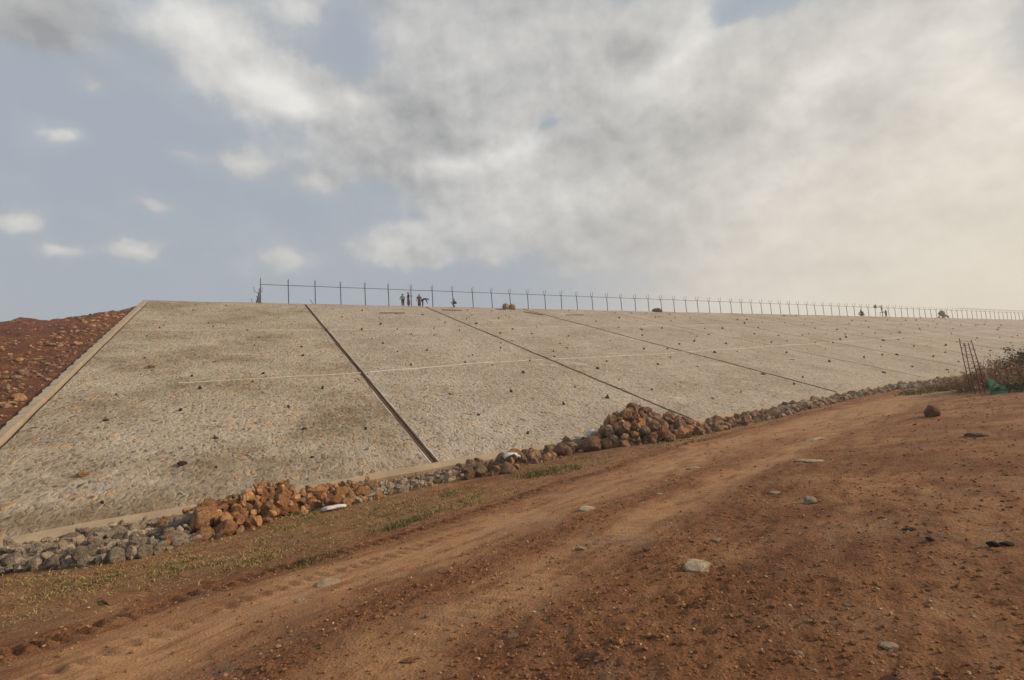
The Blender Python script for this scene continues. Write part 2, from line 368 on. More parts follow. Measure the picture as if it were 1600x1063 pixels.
def mat_masonry(name, lite, dark, stain, ochre=.2):
    m, t, b = pbsdf(name, .93); at = t.new('ShaderNodeAttribute'); at.attribute_name = 'st'; c0 = at.outputs['Vector']
    big = t.noise(c0, .14, 5, .62); mid = t.noise(c0, .9, 6, .7); fine = t.noise(t.mapping(c0, scale=(1.2, .6, 1)), 7, 6, .72); vf = t.noise(c0, 26, 4, .7)
    wn_ = t.new('ShaderNodeTexNoise'); t.put(wn_.inputs['Vector'], c0); wn_.inputs['Scale'].default_value = 3.5; wn_.inputs['Detail'].default_value = 4
    c = t.vm('ADD', c0, t.vm('SCALE', t.vm('SUBTRACT', wn_.outputs['Color'], (.5, .5, .5)), sc=.19))
    c = t.mapping(c, scale=(1.15, .72, 1)); de = t.voro(c, 3.2, 'DISTANCE_TO_EDGE'); cell = t.voro(c, 3.2); cell2 = t.voro(c, 8.0)
    sp = t.new('ShaderNodeSeparateColor'); t.put(sp.inputs[0], cell.outputs['Color'])
    sp2 = t.new('ShaderNodeSeparateColor'); t.put(sp2.inputs[0], cell2.outputs['Color'])
    mort = tuple(min(1, q*1.12) for q in lite)
    stone = t.mix(t.math('MULTIPLY_ADD', sp.outputs[0], .6, t.math('MULTIPLY', sp2.outputs[0], .4)), dark, lite)
    stone = t.mix(t.ramp(sp.outputs[1], .94-ochre*.2, .97), stone, (.60, .38, .19))
    stone = t.mix(t.ramp(sp2.outputs[2], .84, .92), stone, (.13, .105, .08))
    edge = t.ramp(t.math('ADD', de.outputs['Distance'], t.math('MULTIPLY', t.math('SUBTRACT', fine, .5), .5)), .0, .16, 1.0, 0.0)
    col = t.mix(t.math('MULTIPLY', edge, t.ramp(mid, .35, .6, .2, .7)), stone, mort)
    col = t.mix(t.ramp(mid, .35, .6, .0, .55), col, tuple(.55*p+.45*q for p, q in zip(lite, dark)))
    col = t.mix(t.math('MULTIPLY', t.ramp(big, .40, .64), t.ramp(mid, .3, .62, .3, 1)), col, t.vm('MULTIPLY', col, stain))
    col = t.mix(t.math('MULTIPLY', t.ramp(t.noise(c0, .30, 6, .75), .55, .70), t.ramp(fine, .4, .6, .2, .8)), col, tuple(q*1.25 for q in lite))
    col = t.mix(t.ramp(fine, .50, .64, 0, .75), col, t.vm('SCALE', col, sc=.5)); col = t.mix(t.ramp(t.noise(c0, .5, 5, .7), .56, .68, 0, .55), col, t.vm('SCALE', col, sc=.62))
    col = t.mix(t.ramp(vf, .52, .68, 0, .45), col, t.vm('SCALE', col, sc=1.4))
    t.put(b.inputs['Base Color'], col)
    h = t.math('ADD', t.math('MULTIPLY', t.ramp(de.outputs['Distance'], 0, .2), t.math('ADD', sp.outputs[1], .1)), t.math('MULTIPLY', fine, 1.5))
    h = t.math('ADD', h, t.math('MULTIPLY', mid, 1.5)); h = t.math('ADD', h, t.math('MULTIPLY', vf, .4))
    bumpn(t, b, h, .8, .07)
    return m
def mat_rock(name, a, b_, c_, bd=.09):
    m, t, b = pbsdf(name, .9); tc_ = t.new('ShaderNodeTexCoord').outputs['Object']; gm = t.new('ShaderNodeNewGeometry')
    oi = t.new('ShaderNodeObjectInfo')
    rn = t.math('FRACT', t.math('ADD', oi.outputs['Random'], gm.outputs['Random Per Island']))
    v = t.vm('ADD', tc_, t.vm('SCALE', (1, 1, 1), sc=t.math('MULTIPLY', rn, 37)))
    n_ = t.noise(v, 3.2, 6, .65); nf = t.noise(v, 16, 5, .65)
    col = t.mix(rn, a, b_)
    col = t.mix(t.ramp(n_, .42, .66), col, c_)
    col = t.mix(t.ramp(nf, .3, .72, 0, .45), col, t.vm('SCALE', col, sc=.5))
    t.put(b.inputs['Base Color'], col)
    bumpn(t, b, t.math('ADD', nf, t.math('MULTIPLY', n_, 2)), 1.0, bd)
    return m
M_soil = mat_soil()
def mat_earth():
    m, t, b = pbsdf('dark_red_earth', .95); c = geo_pos(t)
    a = t.noise(c, .35, 6, .65); f = t.noise(c, 3.0, 7, .72); g = t.noise(c, 16, 5, .7)
    col = t.cramp(f, [(.3, (.15, .050, .026)), (.5, (.25, .090, .045)), (.7, (.38, .16, .08))])
    col = t.mix(t.ramp(a, .42, .64, 0, .8), col, t.mix(g, (.10, .040, .026), (.17, .07, .042)))
    col = t.mix(t.ramp(t.noise(c, 1.1, 5, .7), .58, .68, 0, .7), col, t.mix(g, (.26, .17, .10), (.40, .26, .15)))
    col = t.mix(t.ramp(g, .5, .68, 0, .7), col, t.vm('SCALE', col, sc=.5))
    t.put(b.inputs['Base Color'], col); bumpn(t, b, t.math('ADD', t.math('MULTIPLY', f, 2.5), g), 1.0, .15)
    return m
M_earth = mat_earth()
M_mas1 = mat_masonry('stained_stone_pitching', (.59, .485, .365), (.33, .255, .18), (.55, .475, .39), .35)
M_mas2 = mat_masonry('grey_stone_pitching', (.60, .505, .395), (.345, .275, .205), (.80, .77, .73), .15)
M_conc = simple('beige_concrete', (.42, .335, .235), .9, .35, 2.2, .6)
M_beam = simple('sandy_concrete', (.40, .30, .195), .92, .4, 1.6, .6)
M_mortar = simple('pale_mortar', (.66, .59, .48), .9, .18, 5)
M_bed = simple('brown_earth_fill', (.125, .058, .032), .95, .35, 7, .8)
M_fill = simple('faded_joint_filler', (.22, .17, .125), .95, .4, 3)
M_dark = simple('dark_joint_filler', (.085, .055, .035), .95, .3, 7)
M_rockO = mat_rock('orange_laterite', (.50, .23, .095), (.74, .42, .20), (.34, .145, .068))
M_rockB = mat_rock('brown_stone', (.30, .17, .10), (.54, .34, .20), (.19, .105, .065))
M_rockG = mat_rock('grey_stone', (.34, .26, .185), (.62, .48, .34), (.24, .175, .12))
M_rockP = mat_rock('pale_stone', (.62, .47, .31), (.74, .58, .40), (.48, .32, .19), .03)
M_rockD = mat_rock('dark_stone', (.08, .052, .036), (.17, .115, .08), (.055, .036, .026))
M_post = simple('grey_painted_steel', (.085, .085, .088), .6, .2, 3, .1, .3)
M_wood = simple('weathered_wood', (.13, .09, .06), .85)
M_sackw = simple('white_woven_sack', (.66, .64, .62), .7, .12, 12, .4)
M_sackb = simple('jute_sack', (.30, .20, .11), .9, .25, 10, .5)
M_rust = simple('rusty_steel', (.14, .065, .035), .85, .3, 14)
M_net = simple('green_shade_net', (.012, .14, .065), .7, .25, 14, .5)

# ------------------------------------------------------------------ ground
def axis(c0, c1, st, lo, hi, g=1.022):
    a = list(np.arange(c0, c1, st)); d = st; p = a[-1]
    while p < hi: d *= g; p += d; a.append(p)
    b = []; d = st; p = a[0]
    while p > lo: d *= g; p -= d; b.append(p)
    return np.array(b[::-1]+a)
gx = axis(-6.0, 5.0, .030, -400, 420, 1.026); gy = axis(2.6, 11.5, .032, -60, 420, 1.025)
GX, GY = np.meshgrid(gx, gy, indexing='ij')
x_, y_ = GX.ravel(), GY.ravel()
H = heights(x_, y_) + CAMZ
far = np.clip((np.hypot(x_, y_)-40)/60, 0, 1)
ss = x_*u[0]+y_*u[1]; mm = x_*n[0]+y_*n[1]
# beneath the embankment the soil simply carries on, well under the masonry
under = mm - (CD-(HC-zt(ss))/math.tan(AL))
H = np.where(under > 1.2, np.minimum(H, zt(ss)+CAMZ-.25), H)
me = npmesh('ground', np.stack([x_, y_, H], 1), grid_faces(len(gx), len(gy)), True)
tr_, cl_, gr_, v_, a_ = zones(x_, y_)
attr(me, 'rv', v_); attr(me, 'ra', a_); attr(me, 'trk', tr_); attr(me, 'clod', cl_); attr(me, 'grs', gr_)
tag(link('ground', me, M_soil), kind='structure')
print('ground verts', len(x_))

# ------------------------------------------------------------------ embankment body and unfinished earth slope at the left
def joint_s(k, t):
    """s of joint k at slope distance t (joint 0 is the left edge beam)"""
    if k == 0: return -7.45 + 0*t
    if k == 1: return 7.75 - .0125*(t-1)
    if k == 2: return 22.7 + .006*t
    if k == 3: return 37.5 + .075*t
    if k == 4: return 52.0 + .22*t*.6
    return 52.0 + 15.3*(k-4) + .10*t
es = np.concatenate([np.arange(-160, -40, 3.0), np.arange(-40, -16, .5), np.arange(-16, -7.0, .10), np.arange(-7, 420, 4.0)])
em = np.concatenate([np.arange(14, 40, .22), np.arange(40, 66, .25), np.arange(66, 80, 1.0), np.arange(80, 300, 20.0)])
ES, EM = np.meshgrid(es, em, indexing='ij'); ES = ES.ravel(); EM = EM.ravel()
left = np.clip((-7.9-ES)/.35, 0, 1)
zp = HC - (CD-EM)*math.tan(AL)
te = np.interp(ES, [-60, -24, -17, -15.15, -14.6, -14.0, -12.64, -11.12, -9.42, -7.7, -7.4], [30, 22, 15.5, 13.3, 11.3, 11.6, 12.2, 9.2, 5.9, 2.2, 0])
ztop = HC - te*math.sin(AL)*1.0
ex = ES*u[0]+EM*n[0]; ey = ES*u[1]+EM*n[1]
rough = .55*fbm(ES, EM, .35, 3)+.30*fbm(ES, EM, 1.6, 4, .6)+.16*fbm(ES, EM, 4.2, 2)+.5*np.abs(fbm(ES*1.6, EM*.25, 1.0, 3))*-1
zl = np.minimum(zp - .12 + rough*.42*np.clip((-7.9-ES)/1.5, .15, 1), ztop + .25*rough)
zr_ = np.minimum(zp - .35, HC - .03)
zz_ = np.where(ES < -7.9, zl, zr_)
me = npmesh('embankment', np.stack([ex, ey, zz_+CAMZ], 1), grid_faces(len(es), len(em)), True)
z0 = np.zeros(len(ES)); attr(me, 'trk', z0); attr(me, 'clod', np.where(ES < -7.9, .75, .2)); attr(me, 'grs', z0)
emb = link('embankment', me, M_earth); tag(emb, kind='structure')

# masonry panels
JW = {0: .16, 1: .32, 2: .17, 3: .14}
def jw(k): return JW.get(k, .085)
L2 = ([-7.5, -1.64, 6.75, 15.91, 22.38, 33.12, 55.92, 85.63, 103, 154, 400], [32.95, 32.9, 32.45, 30.9, 30.44, 29.95, 27.65, 24.78, 22.2, 17.2, 10])
L1 = ([-7.5, 4.9, 16.1, 30.1, 77.7, 126.6, 400], [17.1, 17.16, 16.37, 15.1, 12.06, 7.9, 4])
pn = ['brown stained stone-pitched panel, nearest and leftmost, beside the concrete edge beam',
      'pale stone-pitched panel between the two wide earth-filled drains',
      'grey stone-pitched panel just right of the heap of brown boulders and second drain',
      'grey stone-pitched panel between the third and fourth dark joints',
      'stone-pitched panel right of the fourth joint, behind the white scraps near the crest',
      'hazy stone-pitched panel sixth from the left along the slope',
      'hazy stone-pitched panel seventh from the left along the slope',
      'hazy stone-pitched panel eighth from the left, behind the leaning bars',
      'hazy stone-pitched panel ninth from the left, above the green net',
      'far stone-pitched panel tenth from the left near the right edge',
      'far stone-pitched panel eleventh from the left near the right edge',
      'farthest stone-pitched masonry running out of the picture on the right']
def slope_off(s, t): return .05*fbm(s, t, .25, 3) + .022*fbm(s, t, 2.2, 3)
def panel(k):
    last = k == 11
    tmax = 49.5
    T = np.arange(0, tmax, .30 if k < 3 else .5)
    sa = joint_s(k, T)+jw(k)/2; sb = (joint_s(k+1, T)-jw(k+1)/2) if not last else np.full(len(T), 400.0)
    ns = int((sb[0]-sa[0])/(.3 if k < 2 else .5 if k < 5 else 1.0))
    q = np.linspace(0, 1, ns)
    T2 = np.minimum(T[:, None], t_toe(sa[:, None]+(sb-sa)[:, None]*q[None]))
    Sx = sa[:, None]+(sb-sa)[:, None]*q[None]
    off = slope_off(Sx, T2)
    off = off*np.minimum(1, T2/.6)
    P = C0+EYE+Sx[..., None]*u+T2[..., None]*SL+off[..., None]*NS
    V = P.reshape(-1, 3); Fc = list(map(tuple, grid_faces(len(T), ns)))
    ST = np.stack([Sx, T2, np.zeros_like(Sx)], -1).reshape(-1, 3)
    # skirts give the panel its thickness at joints and crest
    nt = len(T); b = len(V)
    rim = [i*ns for i in range(nt)][::-1] + list(range(0, ns)) + [i*ns+ns-1 for i in range(nt)]
    V2 = V[rim]-NS*.25; V = np.vstack([V, V2]); ST = np.vstack([ST, ST[rim]+[0, 0, .25]])
    for i in range(len(rim)-1): Fc.append((rim[i+1], rim[i], b+i, b+i+1))
    me = npmesh('masonry_panel', V, np.array(Fc), False)
    a = me.attributes.new('st', 'FLOAT_VECTOR', 'POINT'); a.data.foreach_set('vector', ST.astype(np.float32).ravel())
    o = link('masonry_panel', me, M_mas1 if k == 0 else M_mas2)
    tag(o, pn[k], 'stone slope', 'stone-pitched panels of the embankment')
    for LL, wd in ((L2, .06), (L1, .05)):
        s0 = float(sa[30])+.1; s1 = float(sb[30])-.1
        if k == 0 and LL is L2: s0 = -2.5
        S_ = np.arange(s0, s1, .35); tt = np.interp(S_, *LL)+.05*fbm(S_, S_*0, .8, 3)
        wv = wd*(1+.9*fbm(S_, S_*0+5, 1.3, 2))*(1.0 if k else .6)
        o1 = slope_off(S_, tt-wv)+.018; o2 = slope_off(S_, tt+wv)+.018
        A = np.array([S(a_, b_, c_) for a_, b_, c_ in zip(S_, tt-wv, o1)]); B = np.array([S(a_, b_, c_) for a_, b_, c_ in zip(S_, tt+wv, o2)])
        V = np.empty((len(S_)*4, 3)); V[0::4] = A-NS*.05; V[1::4] = A; V[2::4] = B; V[3::4] = B-NS*.05
        i = np.arange(len(S_)-1)[:, None]*4; Fc = np.concatenate([np.hstack([i+a, i+4+a, i+5+a, i+1+a]) for a in (0, 1, 2)])
        link('mortar_band', npmesh('mortar_band', V, Fc), M_mortar, o)
    return o
for k in range(12): panel(k)

# joints between panels
jl = {1: ('wide brown earth-filled drain channel between the stained panel and the pale panel', 'drain'),
      2: ('narrow dark drain channel running down to the heap of brown boulders', 'drain'),
      3: ('thin dark open joint running down the slope, third from the left', 'joint')}
def joint(k):
    T = np.arange(.2, 49, .35)
    w_ = jw(k)/2
    if k <= 2:
        o = empty('drain_channel', tuple(S(joint_s(k, 0), 0)))
        tag(o, *jl[k], group='drain channels down the slope'); inv = -np.array(o.location)
    V = []; ST = joint_s(k, T)
    for s_, t_ in zip(ST, T):
        if t_ > t_toe(s_)+.1: break
        jit = .02*math.sin(t_*3)+.02*math.sin(t_*1.3+2)
        rr = .03*float(fbm(np.array([t_]), np.array([s_]), 1.5, 3)[0])
        if k >= 3:
            h = float(slope_off(np.array([s_]), np.array([t_]))[0])+(.035 if k == 3 else .02); jj = .03*math.sin(t_*.9+k)
            V.append([S(s_-w_*.9, t_, -.15), S(s_-w_*.9+jj, t_, h), S(s_+w_*.9+jj, t_, h), S(s_+w_*.9, t_, -.15)]); continue
        V.append([S(s_-w_-.03, t_, -.12), S(s_-w_*.3+jit*.3, t_, -.075+rr), S(s_+w_*.4+jit*.3, t_, -.085-rr), S(s_+w_+.03, t_, -.12)])
    V = np.array(V); nn_ = len(V); Vf = V.reshape(-1, 3)
    Fc = grid_faces(nn_, 4)
    if k <= 2:
        link('bed', npmesh('bed', Vf+inv, Fc), M_bed, o)
        for sg in (-1, 1):     # cement rim each side
            E = []
            wr = .03 if k == 1 else .018
            for s_, t_ in zip(ST[:nn_], T[:nn_]):
                a = s_+sg*(w_+.004); wv = wr*(1+.5*math.sin(t_*2.1+sg)+.5*math.sin(t_*.7)); h = float(slope_off(np.array([a]), np.array([t_]))[0])+.015
                E.append([S(a, t_, -.2), S(a, t_, h), S(a+sg*wv, t_, h), S(a+sg*wv, t_, -.05)])
            link('cement_rim', npmesh('cement_rim', np.array(E).reshape(-1, 3)+inv, grid_faces(len(E), 4)), M_mortar if k == 1 else M_dark, o)
    else:
        nm = {4: 'fourth', 5: 'fifth', 6: 'sixth', 7: 'seventh', 8: 'eighth', 9: 'ninth', 10: 'tenth', 11: 'eleventh'}
        o = link('expansion_joint', npmesh('expansion_joint', Vf, Fc), M_dark if k == 3 else M_fill)
        lb, ct = jl.get(k, (f'faint dark joint line down the hazy slope, {nm.get(k)} from the left', 'joint'))
        tag(o, lb, ct, 'thin joints between the far panels')
for k in range(1, 12): joint(k)

# concrete edge beam at the left and toe beam at the foot
def extr(name, prof, S_, T_, mat):   # prof (a, off) pairs swept
    pass
T = np.arange(-.15, 48, .2); E = []
for t_ in T:
    j = .02*math.sin(t_*1.7)+.015*math.sin(t_*.6)
    j2 = .035*math.sin(t_*4.1)+.03*math.sin(t_*9.7); E.append([S(-7.98, t_, -.4), S(-7.96+j+j2, t_, .05+j), S(-7.58+j, t_, .10+j2*.3), S(-7.55, t_, -.4)])
E = np.array(E); Fc = np.vstack([grid_faces(len(E), 4), [[0, 1, 2, 3]]])
tag(link('edge_beam', npmesh('edge_beam', E.reshape(-1, 3), Fc), M_conc), 'pale concrete edge beam running up the slope beside the red rocky earth', 'kerb')
S_ = np.arange(-14, 400, .5); E = []
for s_ in S_:
    t_ = float(t_toe(s_)); j = .05*math.sin(s_*.9)+.04*math.sin(s_*2.3)
    zb = S(s_, t_, 0); wd = .42
    E.append([S(s_, t_-.04, -.2), S(s_, t_-.04+j*.3, .045+j*.2), S(s_, t_+wd+j, .02+j*.2), S(s_, t_+wd+j, -.6)])
E = np.array(E)
tag(link('toe_beam', npmesh('toe_beam', E.reshape(-1, 3), grid_faces(len(E), 4)), M_beam), 'sandy concrete toe beam along the foot of the stone slope behind the rubble', 'kerb')
# low coping kerb along the crest
E = []
for s_ in np.arange(-7.5, 400, 1.0):
    j = .02*math.sin(s_*.7)
    E.append([S(s_, .02, -.2), S(s_, .02, .045+j), S(s_, -.0, .0)+n*.45+zv*(.06+j), S(s_, 0, 0)+n*.45-zv*.3])
E = np.array(E)
tag(link('crest_kerb', npmesh('crest_kerb', E.reshape(-1, 3), grid_faces(len(E), 4)), M_conc), 'low concrete kerb along the crest of the stone slope under the fence', 'kerb')

# ------------------------------------------------------------------ fence on the crest
PH = 2.48
DSP, S0P, FW = 3.0, .1, 1.0
fence = empty('crest_fence', tuple(S(3, 0)+n*FW)); tag(fence, 'long grey post and rail fence with Y-shaped arms along the crest of the slope', 'fence')
fl = np.array(fence.location)
def crest(s, m=FW, z=0.0): return C0+EYE+u*s+n*m+zv*z
def post_mesh():
    b = MB(); b.tube([(0, 0, -.3), (0, 0, PH)], .058, 8); return b.mesh('post')
def arm_mesh():
    b = MB()
    for sg in (-1, 1):
        q = n*sg
        b.tube([zv*(PH-.06), q*.16+zv*(PH+.05), q*.25+zv*(PH+.2), q*.27+zv*(PH+.66)], .032, 5)
    return b.mesh('arm')
pm, am = post_mesh(), arm_mesh(); pm.materials.append(M_post); am.materials.append(M_post)
for i in range(1, 100):
    s_ = S0P+DSP*i
    p = crest(s_)-fl
    o = link('post', pm, None, fence, tuple(p)); o.rotation_euler = (random.gauss(0, .012), random.gauss(0, .012), 0)
    a = link('arm', am, None, o)
def rail(name, z, r, s0, s1, m=FW, st=3.0):
    b = MB(); q = [crest(s_, m, z+.012*math.sin(s_*.83))-fl for s_ in np.arange(s0, s1, st)]; b.tube(q, r, 6)
    return b.build(name, M_post, fence)
rail('top_rail', PH-.05, .035, S0P+3, 297.5); rail('bottom_rail', .10, .045, S0P+3, 297.5)
for mo in (-.27, .27):
    rail('barbed_wire', PH+.62, .022, 178, 297, FW+mo); 
for (sx, ang, ln) in ((3.9, -.9, 1.35), (7.0, .8, .55), (9.6, -.75, 1.1)):
    b = MB(); p0 = crest(sx, 3.2, -.2)-fl; b.tube([p0, p0+u*(math.sin(ang)*ln*1.1)+zv*(.35+ln)], .035, 6); b.build('brace', M_post, fence)
# second run turning the corner away from the camera
f2 = empty('side_fence', tuple(crest(S0P+3, 3.5))); tag(f2, 'short side fence run turning away from the corner, its posts one behind another', 'fence')
f2l = np.array(f2.location)
am2 = MB()
for sg in (-1, 1): am2.tube([zv*(PH-.06), u*sg*.2+zv*(PH+.05), u*sg*.42+zv*(PH+.12), u*sg*.5+zv*(PH+.66)], .035, 5)
am2 = am2.mesh('arm'); am2.materials.append(M_post)
for j in range(1, 9):
    p = crest(S0P+3-.02*j, FW+2.2*j, -.05*j)-f2l
    o = link('post', pm, None, f2, tuple(p))
    if j in (2, 5): link('arm', am2, None, o)
b = MB(); b.tube([crest(S0P+3-.1, FW+.3, .1)-f2l, crest(S0P+3-.1, FW+.3+17, .1)-f2l], .035, 6); b.build('bottom_rail', M_post, f2)
b = MB(); p0 = crest(S0P+2.4, 6, -.4)-f2l; b.tube([p0, p0-u*.9+zv*1.5], .03, 5); b.build('brace', M_post, f2)
b = MB(); p0 = crest(S0P+2.2, 6, -.4)-f2l; b.tube([p0, p0-u*.9+zv*1.1], .03, 5); b.build('brace', M_post, f2)

# ------------------------------------------------------------------ rocks
def ico(sub):
    bm_ = __import__('bmesh').new(); __import__('bmesh').ops.create_icosphere(bm_, subdivisions=sub, radius=1)
    V = np.array([v.co[:] for v in bm_.verts]); Fc = np.array([[v.index for v in f.verts] for f in bm_.faces]); bm_.free(); return V, Fc
I3, F3 = ico(4); I2, F2 = ico(3); I1, F1 = ico(1)
def rock_shape(V, seed, cuts=9, rough=.06, flat=.75, blunt=.72):
    r = np.random.RandomState(seed); V = V.copy()
    for _ in range(cuts):
        d = r.normal(size=3); d /= np.linalg.norm(d); h = r.uniform(blunt-.14, blunt+.18)
        k = V @ d; ex_ = np.clip(k-h, 0, None); V = V - np.outer(ex_*.985, d)
    ph = r.uniform(0, 10, 3)
    for fr, am_ in ((2.3, rough*1.1), (5.1, rough*.6), (11, rough*.3)):
        V = V*(1+am_*(np.sin(V[:, :1]*fr+ph[0])*np.sin(V[:, 1:2]*fr+ph[1])+np.sin(V[:, 2:]*fr*1.2+ph[2])*.7))
    V = V*np.array([r.uniform(.85, 1.2), r.uniform(.7, 1.0), flat*r.uniform(.75, 1.1)])
    return V/np.abs(V).max()
ROCKS = [rock_shape(I3, 100+i, (7, 12, 18, 24)[i % 4], .05, (.95, .75, .6, .85)[i % 4], (.76, .68, .6, .58)[i % 4]) for i in range(12)]
RM = {}
def rock_me(i, mat):
    key = (i % 12, mat.name)
    if key not in RM:
        me = npmesh('rock', ROCKS[i % 12], F3, True); me.materials.append(mat); RM[key] = me
    return RM[key]
ROCKS_LO = [rock_shape(I2, 200+i, 13, .06, .8, .62) for i in range(10)]
TOEPX = [(0, 845), (135, 817), (400, 775), (690, 722), (1080, 657), (1310, 613), (1400, 598), (1490, 585)]
FRONT = [(-80, 905), (0, 896), (60, 892), (150, 884), (240, 868), (290, 852), (360, 838), (440, 812), (545, 790), (600, 778), (680, 757), (760, 745), (800, 738), (880, 712), (930, 704), (960, 700), (1050, 690), (1110, 677), (1200, 657), (1310, 628), (1400, 610), (1490, 600)]
def toe_pt(px):
    py = np.interp(px, *zip(*([(-80, 862)]+TOEPX))); s_, t_ = on_slope(px, py); return S(s_, t_toe(s_)+.62, 0)
def front_pt(px): return ground_at(px, np.interp(px, *zip(*FRONT)))
pxs = np.linspace(-80, 1490, 60); FP = np.array([front_pt(p) for p in pxs]); TP = np.array([toe_pt(p) for p in pxs])
# zone: x0, x1, count, rmin, rmax, materials, envelope height, name
placed = []
def env_h(px, f):
    h = 0
    for (c, wd, hh) in ((420, 95, .70), (330, 50, .40), (985, 62, 1.50), (1040, 50, .7), (820, 40, .45), (60, 90, .35), (180, 80, .35)):
        h = max(h, hh*max(0, 1-abs(px-c)/wd)**.8)
    return .16 + h*math.sin(PI*min(max(f, .02), .98))**.7
zoness = [(-70, 285, 420, .07, .20, 'G', 'L'), (205, 330, 90, .06, .17, 'G', 'L'), (262, 500, 230, .09, .27, 'O', 'P'), (470, 592, 60, .11, .28, 'O', 'P'), (300, 560, 60, .1, .2, 'B', 'P'),
          (540, 720, 200, .06, .16, 'G', 'M'), (640, 1100, 170, .06, .18, 'B', 'M'), (700, 890, 45, .12, .32, 'B', 'M'), (790, 880, 10, .2, .36, 'O', 'M'),
          (880, 1110, 340, .13, .40, 'B', 'H'), (930, 1070, 70, .13, .34, 'O', 'H'),
          (1085, 1330, 260, .08, .32, 'B', 'R'), (1200, 1490, 320, .10, .30, 'G', 'R')]
PR = []
for (a, b_, cnt, r0, r1, mt, zn) in zoness:
    for _ in range(cnt):
        px = rng.uniform(a, b_)
        if zn == 'P' : px = np.clip(rng.normal(420 if b_ < 480 else (a+b_)/2, (b_-a)*.26), a, b_)
        if zn == 'H': px = np.clip(rng.normal(992, 52), a, b_)
        f = rng.beta(1.6, 1.6) if zn in 'PH' else rng.uniform(0, .95)
        PR.append((px, f, r0+(r1-r0)*rng.rand()**2.0, mt, zn))
PR.sort(key=lambda q: -q[2]*(1+.8*rng.rand()))
SP = []  # spheres x,y,z,r
arr = np.zeros((0, 4))
for (px, f, r, mt, zn) in PR:
    i = np.interp(px, pxs, np.arange(len(pxs)))
    best = None
    for tr in range(6):
        pxx = px+rng.normal(0, 6); ff = np.clip(f+rng.normal(0, .08), 0, .97)
        i = np.interp(pxx, pxs, np.arange(len(pxs))); i0 = int(min(i, len(pxs)-2)); w1 = i-i0
        A = FP[i0]*(1-w1)+FP[i0+1]*w1; B = TP[i0]*(1-w1)+TP[i0+1]*w1
        p = A+(B-A)*ff; x, y = p[0], p[1]
        g = gz(x, y, False)
        s_ = x*u[0]+y*u[1]; m_ = x*n[0]+y*n[1]
        g = max(g, HC-(CD-m_)*math.tan(AL)+CAMZ)
        z = g+r*.45
        if len(arr):
            dd = np.hypot(arr[:, 0]-x, arr[:, 1]-y); rr = (arr[:, 3]+r)*.78; k = dd < rr
            if k.any(): z = max(z, float(np.max(arr[k, 2]+np.sqrt(rr[k]**2-dd[k]**2)*.85)))
        if best is None or z-g < best[0]: best = (z-g, x, y, z, pxx, ff)
        if zn in 'PH' and best[0] < env_h(pxx, ff): break
    if best[0] > env_h(best[4], best[5])+r*.4: continue
    arr = np.vstack([arr, [best[1], best[2], best[3], r]]); SP.append((best[1], best[2], best[3], r, mt, zn, best[4]))
print('toe rocks', len(SP))
MATS = {'G': M_rockG, 'O': M_rockO, 'B': M_rockB, 'P': M_rockP, 'D': M_rockD}
LBL = {('L', 'G'): 'grey broken stone in the rubble strip at the left foot of the slope', ('L', 'O'): 'orange stone lying on the grey rubble strip at the left',
       ('P', 'O'): 'orange laterite boulder in the reddish pile left of the first drain', ('P', 'B'): 'small brown stone in the reddish pile left of the first drain',
       ('M', 'G'): 'small grey stone in the thin rubble line below the first drain', ('M', 'B'): 'brown stone in the rubble line left of the large boulder heap',
       ('M', 'O'): 'orange boulder standing among brown stones near the white sack', ('H', 'B'): 'brown boulder in the large heap at the foot of the second drain',
       ('H', 'O'): 'orange-brown boulder in the large heap at the foot of the second drain', ('R', 'B'): 'brown stone in the rubble row right of the large boulder heap',
       ('R', 'G'): 'grey stone in the far rubble row towards the scrub'}
GRP = {'L': 'grey rubble at the left', 'P': 'reddish rock pile', 'M': 'rubble between the two piles', 'H': 'large boulder heap', 'R': 'rubble row right of the heap'}
def rmat():
    a = rng.normal(size=4); a /= np.linalg.norm(a); 
    from mathutils import Quaternion
    return Quaternion(a.tolist())
def place_rock(x, y, z, r, mat, label, group=None, k=None, flat=1.0, rot=None):
    o = link('rock', rock_me(k if k is not None else rng.randint(12), mat)); o.location = (x, y, z)
    if rot is None: o.rotation_mode = 'QUATERNION'; o.rotation_quaternion = rmat()
    else: o.rotation_euler = rot
    o.scale = (r, r, r*flat); tag(o, label, 'rock', group); return o
SP.sort(key=lambda q: -q[3]/np.hypot(q[0], q[1]))
NIND = 255
for (x, y, z, r, mt, zn, px) in SP[:NIND]:
    m_ = MATS[mt]
    place_rock(x, y, z, r*1.12, m_, LBL[(zn, mt)], GRP[zn])
def merged(name, items, mat, protos, Fc):
    nv = len(protos[0]); V = np.empty((len(items)*nv, 3)); FF = np.empty((len(items)*len(Fc), Fc.shape[1]), int)
    for i, (x, y, z, r, fl_) in enumerate(items):
        P = protos[rng.randint(len(protos))]
        R_ = np.array(rmat().to_matrix()); Q = (P @ R_.T)*r; Q[:, 2] *= fl_
        V[i*nv:(i+1)*nv] = Q+(x, y, z); FF[i*len(Fc):(i+1)*len(Fc)] = Fc+i*nv
    return link(name, npmesh(name, V, FF, False), mat)
